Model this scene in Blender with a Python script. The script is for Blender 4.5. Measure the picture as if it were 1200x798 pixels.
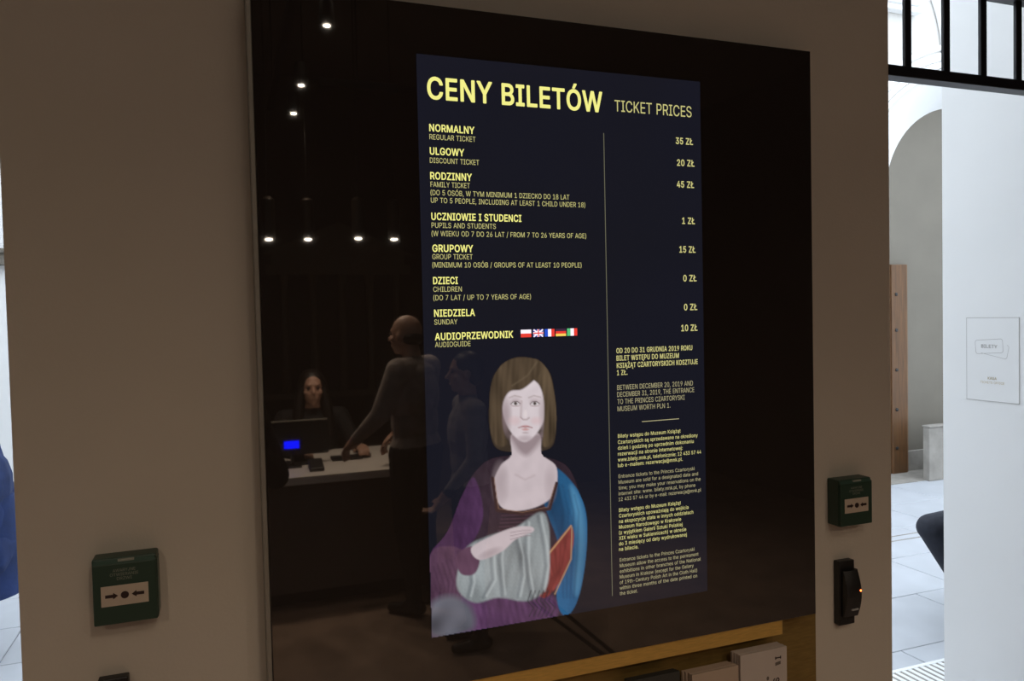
import bpy, bmesh, math, random
import numpy as np
from mathutils import Vector, Matrix
from mathutils.geometry import delaunay_2d_cdt
for _o in list(bpy.data.objects): bpy.data.objects.remove(_o)
SC = bpy.context.scene
COL = bpy.context.collection
random.seed(4)

# ------------------------------------------------------------------ camera
CAMP = Vector((-.323786, -1.31195, 1.6)); FPX = 903.11
YAW, PITCH, ROLL = .356256, -.0322683, -.0226008
FW = Vector((math.sin(YAW)*math.cos(PITCH), math.cos(YAW)*math.cos(PITCH), math.sin(PITCH)))
_r = Vector((math.cos(YAW), -math.sin(YAW), 0)); _u = _r.cross(FW)
RT = _r*math.cos(ROLL) + _u*math.sin(ROLL)
UP = -_r*math.sin(ROLL) + _u*math.cos(ROLL)
cd = bpy.data.cameras.new('camera'); cam = bpy.data.objects.new('camera', cd); COL.objects.link(cam)
cam.matrix_world = Matrix(((RT.x, UP.x, -FW.x, CAMP.x), (RT.y, UP.y, -FW.y, CAMP.y), (RT.z, UP.z, -FW.z, CAMP.z), (0, 0, 0, 1)))
cd.sensor_width = 36; cd.lens = FPX/1200*36; cd.clip_start = .02
SC.camera = cam
# ------------------------------------------------------------------ world and exposure
w = bpy.data.worlds.new('overcast_sky'); SC.world = w; w.use_nodes = True
w.node_tree.nodes['Background'].inputs[0].default_value = (.80, .90, 1, 1)
w.node_tree.nodes['Background'].inputs[1].default_value = 3.4
SC.view_settings.view_transform = 'Standard'; SC.view_settings.look = 'None'
SC.view_settings.exposure = 0; SC.view_settings.gamma = 1
TRACK_POWER, PENDANT_POWER, WASH_POWER = 51, 32, 7
REFL_IOR = 1.75

def at(px, py, axis, val):
    """point of the place seen at a photograph pixel, on the plane axis = val"""
    d = FW*FPX + RT*(px-600) + UP*(399-py)
    return CAMP + d*((val-CAMP[axis])/d[axis])
def mir(px, py, axis, val):
    """the same for something seen mirrored in the glass front (plane y = 0)"""
    p = at(px, py, axis, val); p.y = -p.y; return p
def lin(c): c /= 255; return c/12.92 if c < .04045 else ((c+.055)/1.055)**2.4
def rgb(r, g, b): return (lin(r), lin(g), lin(b), 1)

# ------------------------------------------------------------------ materials
def mat(name, col, rough=.6, metal=0, emit=None, es=1, ior=None, noise=None, bump=None, coat=0):
    m = bpy.data.materials.new(name); m.use_nodes = True; nt = m.node_tree; b = nt.nodes['Principled BSDF']
    b.inputs['Base Color'].default_value = (*col[:3], 1); b.inputs['Roughness'].default_value = rough
    b.inputs['Metallic'].default_value = metal; b.inputs['Coat Weight'].default_value = coat
    if ior: b.inputs['IOR'].default_value = ior
    if emit: b.inputs['Emission Color'].default_value = (*emit[:3], 1); b.inputs['Emission Strength'].default_value = es
    if noise or bump:
        tc = nt.nodes.new('ShaderNodeTexCoord')
    if noise:      # (scale, amount, stretch)
        mp = nt.nodes.new('ShaderNodeMapping'); nt.links.new(tc.outputs['Object'], mp.inputs[0]); mp.inputs['Scale'].default_value = noise[2] if len(noise) > 2 else (1, 1, 1)
        n = nt.nodes.new('ShaderNodeTexNoise'); n.inputs['Scale'].default_value = noise[0]; n.inputs['Detail'].default_value = 6
        nt.links.new(mp.outputs[0], n.inputs['Vector'])
        r = nt.nodes.new('ShaderNodeValToRGB'); a = noise[1]
        r.color_ramp.elements[0].position = .3; r.color_ramp.elements[1].position = .7
        r.color_ramp.elements[0].color = tuple(c*(1-a) for c in col[:3])+(1,)
        r.color_ramp.elements[1].color = tuple(min(1, c*(1+a)) for c in col[:3])+(1,)
        nt.links.new(n.outputs['Fac'], r.inputs[0]); nt.links.new(r.outputs[0], b.inputs['Base Color'])
    if bump:       # (scale, strength)
        n2 = nt.nodes.new('ShaderNodeTexNoise'); n2.inputs['Scale'].default_value = bump[0]; n2.inputs['Detail'].default_value = 4
        nt.links.new(tc.outputs['Object'], n2.inputs['Vector'])
        bp = nt.nodes.new('ShaderNodeBump'); bp.inputs['Strength'].default_value = bump[1]; bp.inputs['Distance'].default_value = .004
        nt.links.new(n2.outputs['Fac'], bp.inputs['Height']); nt.links.new(bp.outputs[0], b.inputs['Normal'])
    return m
M = dict(
    wall=mat('cream_plaster', (.66, .60, .52), .85, noise=(3, .03), bump=(180, .12)),
    white=mat('white_plaster', (.80, .80, .80), .8, noise=(2, .02), bump=(120, .06)),
    hall=mat('hall_plaster', (.56, .54, .51), .85, noise=(2, .03), bump=(60, .06)),
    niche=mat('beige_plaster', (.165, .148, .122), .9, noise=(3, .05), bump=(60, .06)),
    dark=mat('dark_brown_wall', (.07, .05, .04), .8, noise=(2, .2)),
    relief=mat('relief_brown', (.17, .13, .10), .8),
    ceil=mat('dark_ceiling', (.12, .10, .085), .9, noise=(2, .1)),
    floor=mat('brown_stone_floor', (.34, .235, .175), .42, noise=(5, .18), bump=(40, .05)),
    seam=mat('dark_floor_inlay', (.03, .02, .018), .4),
    slab=mat('pale_stone', (.45, .47, .51), .38, noise=(4, .07), bump=(30, .03)),
    grout=mat('grey_grout', (.25, .26, .28), .9, noise=(20, .1)),
    plinth=mat('grey_limestone', (.26, .24, .215), .8, noise=(9, .18), bump=(50, .3)),
    wood=mat('warm_oak', (.105, .048, .017), .5, noise=(6, .3, (8, 8, .6)), bump=(60, .1)),
    steel=mat('black_steel', (.012, .011, .016), .45, noise=(30, .1)),
    glass=mat('black_glass', (.031, .025, .022), .02, ior=REFL_IOR),
    rim=mat('pale_metal_rim', (.32, .30, .26), .5, metal=.3, noise=(30, .06)),
    brass=mat('brushed_brass', (.80, .52, .14), .42, metal=.55, noise=(40, .10, (1, 1, 9))),
    brass2=mat('dull_brass_shaded', (.30, .20, .06), .55, metal=.5, noise=(30, .15, (1, 1, 6))),  # olive brass; the shade below the rail is put into the darker colour
    green=mat('green_plastic', (.028, .062, .042), .42, noise=(40, .05)),
    green2=mat('green_plastic_bevel', (.05, .10, .075), .35, noise=(40, .05)),
    cream=mat('cream_print', (.62, .52, .42), .6, noise=(50, .03)),
    ink=mat('dark_ink', (.035, .015, .012), .6),
    pale=mat('pale_print', (.30, .32, .27), .6),
    blk=mat('black_plastic', (.014, .013, .013), .4, bump=(500, .1)),
    silver=mat('silver_mark', (.45, .45, .45), .4),
    led=mat('orange_light', (.9, .2, .05), .4, emit=(1, .16, .03), es=7),
    paper=mat('white_paper', (.60, .52, .47), .7, noise=(20, .03)),
    paper2=mat('tan_paper', (.52, .40, .31), .7, noise=(20, .04)),
    paper3=mat('dark_paper', (.045, .045, .04), .6, noise=(20, .04)),
    pgrey=mat('grey_print', (.16, .13, .11), .7),
    sline=mat('sign_grey_line', (.46, .45, .44), .5),
    sgold=mat('sign_gold', (.56, .46, .26), .5),
    sign=mat('satin_white_panel', (.83, .83, .83), .35, noise=(10, .01)),
    desk=mat('white_desk_top', (.82, .76, .70), .35, noise=(4, .02)),
    deskf=mat('dark_desk_front', (.13, .10, .085), .45, noise=(3, .12)),
    blue=mat('blue_display', (0, 0, 0), .3, emit=(.001, .006, 1), es=13),
    lampm=mat('lamp_shade_metal', (.06, .045, .035), .4, metal=.6),
    bulb=mat('warm_bulb', (1, .9, .8), .5, emit=(1, .86, .68), es=160),
    skin=mat('skin', (.50, .29, .21), .5, noise=(20, .08)),
    hair=mat('dark_hair', (.012, .008, .006), .45, noise=(60, .3, (1, 1, .1))),
    shirt=mat('grey_shirt', (.33, .28, .26), .9, noise=(14, .22), bump=(30, .6)),
    jacket=mat('grey_jacket', (.26, .23, .23), .9, noise=(14, .22), bump=(30, .6)),
    black=mat('black_cloth', (.009, .008, .009), .85, noise=(20, .2), bump=(30, .5)),
    navy=mat('navy_cloth', (.012, .014, .024), .8, noise=(20, .2), bump=(40, .5)),
    bluec=mat('blue_quilt', (.009, .022, .085), .95, noise=(8, .3), bump=(25, .8)),
    shoe=mat('black_leather', (.012, .01, .009), .35),
    grate=mat('white_grille', (.78, .79, .80), .4, noise=(10, .02)),
)
def screen_mat(name, col, es=1.0, rough=.02):
    return mat(name, (0, 0, 0), rough, emit=col, es=es, ior=REFL_IOR)

# ------------------------------------------------------------------ mesh helpers
WORLDLOC = {}
def wl(o): return WORLDLOC.get(o.name, Vector((0, 0, 0))) if o else Vector((0, 0, 0))
def props(o, label=None, cat=None, group=None, kind=None):
    for k, v in (('label', label), ('category', cat), ('group', group), ('kind', kind)):
        if v: o[k] = v
    return o
def thing(name, loc, label, cat, group=None):
    o = bpy.data.objects.new(name, None); COL.objects.link(o); o.location = loc; o.empty_display_size = .05
    WORLDLOC[o.name] = Vector(loc); return props(o, label, cat, group)
def place(name, me, parent, origin):
    o = bpy.data.objects.new(name, me); COL.objects.link(o)
    if parent: o.parent = parent
    o.location = Vector(origin) - wl(parent); WORLDLOC[o.name] = Vector(origin); return o
class MB:
    def __init__(s): s.v = []; s.f = []; s.mi = []
    def add(s, vs, fs, mi=0):
        n = len(s.v); s.v += [tuple(v) for v in vs]; s.f += [tuple(i+n for i in f) for f in fs]; s.mi += [mi]*len(fs); return s
    def box(s, x0, x1, y0, y1, z0, z1, mi=0):
        return s.add([(x0,y0,z0),(x1,y0,z0),(x1,y1,z0),(x0,y1,z0),(x0,y0,z1),(x1,y0,z1),(x1,y1,z1),(x0,y1,z1)],
                     [(0,3,2,1),(4,5,6,7),(0,1,5,4),(1,2,6,5),(2,3,7,6),(3,0,4,7)], mi)
    def lathe(s, c, prof, n=24, axis=2, cap=True):
        vs = []; fs = []; k = len(prof)
        for r, h in prof:
            for i in range(n):
                a = 2*math.pi*i/n; p = [r*math.cos(a), r*math.sin(a), h]
                if axis == 1: p = [p[0], h, p[1]]
                vs.append((c[0]+p[0], c[1]+p[1], c[2]+p[2]))
        for j in range(k-1):
            for i in range(n): fs.append((j*n+i, j*n+(i+1)%n, (j+1)*n+(i+1)%n, (j+1)*n+i))
        if cap: fs += [tuple(range(n))[::-1], tuple((k-1)*n+i for i in range(n))]
        return s.add(vs, fs)
    def tube(s, pts, r, n=10, r1=None):
        pts = [Vector(p) for p in pts]; m = len(pts); vs = []; fs = []
        for j, p in enumerate(pts):
            d = (pts[min(j+1, m-1)]-pts[max(j-1, 0)]).normalized()
            a = d.orthogonal().normalized() if j == 0 else (a - d*a.dot(d)).normalized()
            b = d.cross(a); rr = r if r1 is None else r+(r1-r)*j/(m-1)
            for i in range(n):
                t = 2*math.pi*i/n; vs.append(p+(a*math.cos(t)+b*math.sin(t))*rr)
        for j in range(m-1):
            for i in range(n): fs.append((j*n+i, j*n+(i+1)%n, (j+1)*n+(i+1)%n, (j+1)*n+i))
        fs += [tuple(range(n))[::-1], tuple((m-1)*n+i for i in range(n))]
        return s.add(vs, fs)
    def ball(s, c, r, n=14, k=9, rot=None):
        rx, ry, rz = (r, r, r) if not hasattr(r, '__len__') else r
        c = Vector(c); vs = []; fs = []
        for j in range(1, k):
            t = math.pi*j/k
            for i in range(n):
                a = 2*math.pi*i/n; p = Vector((rx*math.sin(t)*math.cos(a), ry*math.sin(t)*math.sin(a), rz*math.cos(t)))
                vs.append(c+(rot @ p if rot else p))
        for q in (rz, -rz):
            p = Vector((0, 0, q)); vs.append(c+(rot @ p if rot else p))
        for j in range(k-2):
            for i in range(n): fs.append((j*n+i, (j+1)*n+i, (j+1)*n+(i+1)%n, j*n+(i+1)%n))
        T = (k-1)*n
        for i in range(n): fs.append((T, i, (i+1)%n)); fs.append((T+1, (k-2)*n+(i+1)%n, (k-2)*n+i))
        return s.add(vs, fs)
    def capsule(s, p0, r0, p1, r1, n=14):
        p0 = Vector(p0); p1 = Vector(p1); d = (p1-p0)
        if d.length < 1e-5: return s.ball(p0, r0)
        u = d.normalized(); a = u.orthogonal().normalized(); b = u.cross(a); rings = []
        for t in (-80, -50, -20): rings.append((p0+u*r0*math.sin(math.radians(t)), r0*math.cos(math.radians(t))))
        rings.append((p0, r0)); rings.append((p1, r1))
        for t in (20, 50, 80): rings.append((p1+u*r1*math.sin(math.radians(t)), r1*math.cos(math.radians(t))))
        vs = []; fs = []
        for c, r in rings:
            for i in range(n):
                t = 2*math.pi*i/n; vs.append(c+(a*math.cos(t)+b*math.sin(t))*r)
        m = len(rings)
        for j in range(m-1):
            for i in range(n): fs.append((j*n+i, j*n+(i+1)%n, (j+1)*n+(i+1)%n, (j+1)*n+i))
        fs += [tuple(range(n))[::-1], tuple((m-1)*n+i for i in range(n))]
        return s.add(vs, fs)
    def prism(s, poly, y0, y1):      # outline in x, z pushed through y
        n = len(poly); vs = [(x, y0, z) for x, z in poly]+[(x, y1, z) for x, z in poly]
        return s.add(vs, [tuple(range(n)), tuple(range(2*n-1, n-1, -1))]+[(i, n+i, n+(i+1)%n, (i+1)%n) for i in range(n)])
    def build(s, name, m, parent=None, bevel=0, smooth=False, label=None, cat=None, group=None, kind=None, origin=None, segs=2):
        vs = np.array(s.v, float); lo = vs.min(0); hi = vs.max(0)
        if origin is None: origin = ((lo[0]+hi[0])/2, (lo[1]+hi[1])/2, lo[2])
        me = bpy.data.meshes.new(name); me.from_pydata((vs-np.array(origin)).tolist(), [], s.f)
        for mm in (m if isinstance(m, (list, tuple)) else [m]): me.materials.append(mm)
        if max(s.mi, default=0): me.polygons.foreach_set('material_index', s.mi)
        bm = bmesh.new(); bm.from_mesh(me); bmesh.ops.recalc_face_normals(bm, faces=bm.faces); bm.to_mesh(me); bm.free()
        if smooth:
            me.polygons.foreach_set('use_smooth', [True]*len(me.polygons))
            me.set_sharp_from_angle(angle=math.radians(42))
        o = place(name, me, parent, origin)
        if bevel:
            b = o.modifiers.new('bevel', 'BEVEL'); b.width = bevel; b.segments = segs; b.limit_method = 'ANGLE'
        return props(o, label, cat, group, kind)
def S(name, mb, m, parent=None, **k):
    if not parent: k['kind'] = 'structure'
    return mb.build(name, m, parent, **k)

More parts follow.
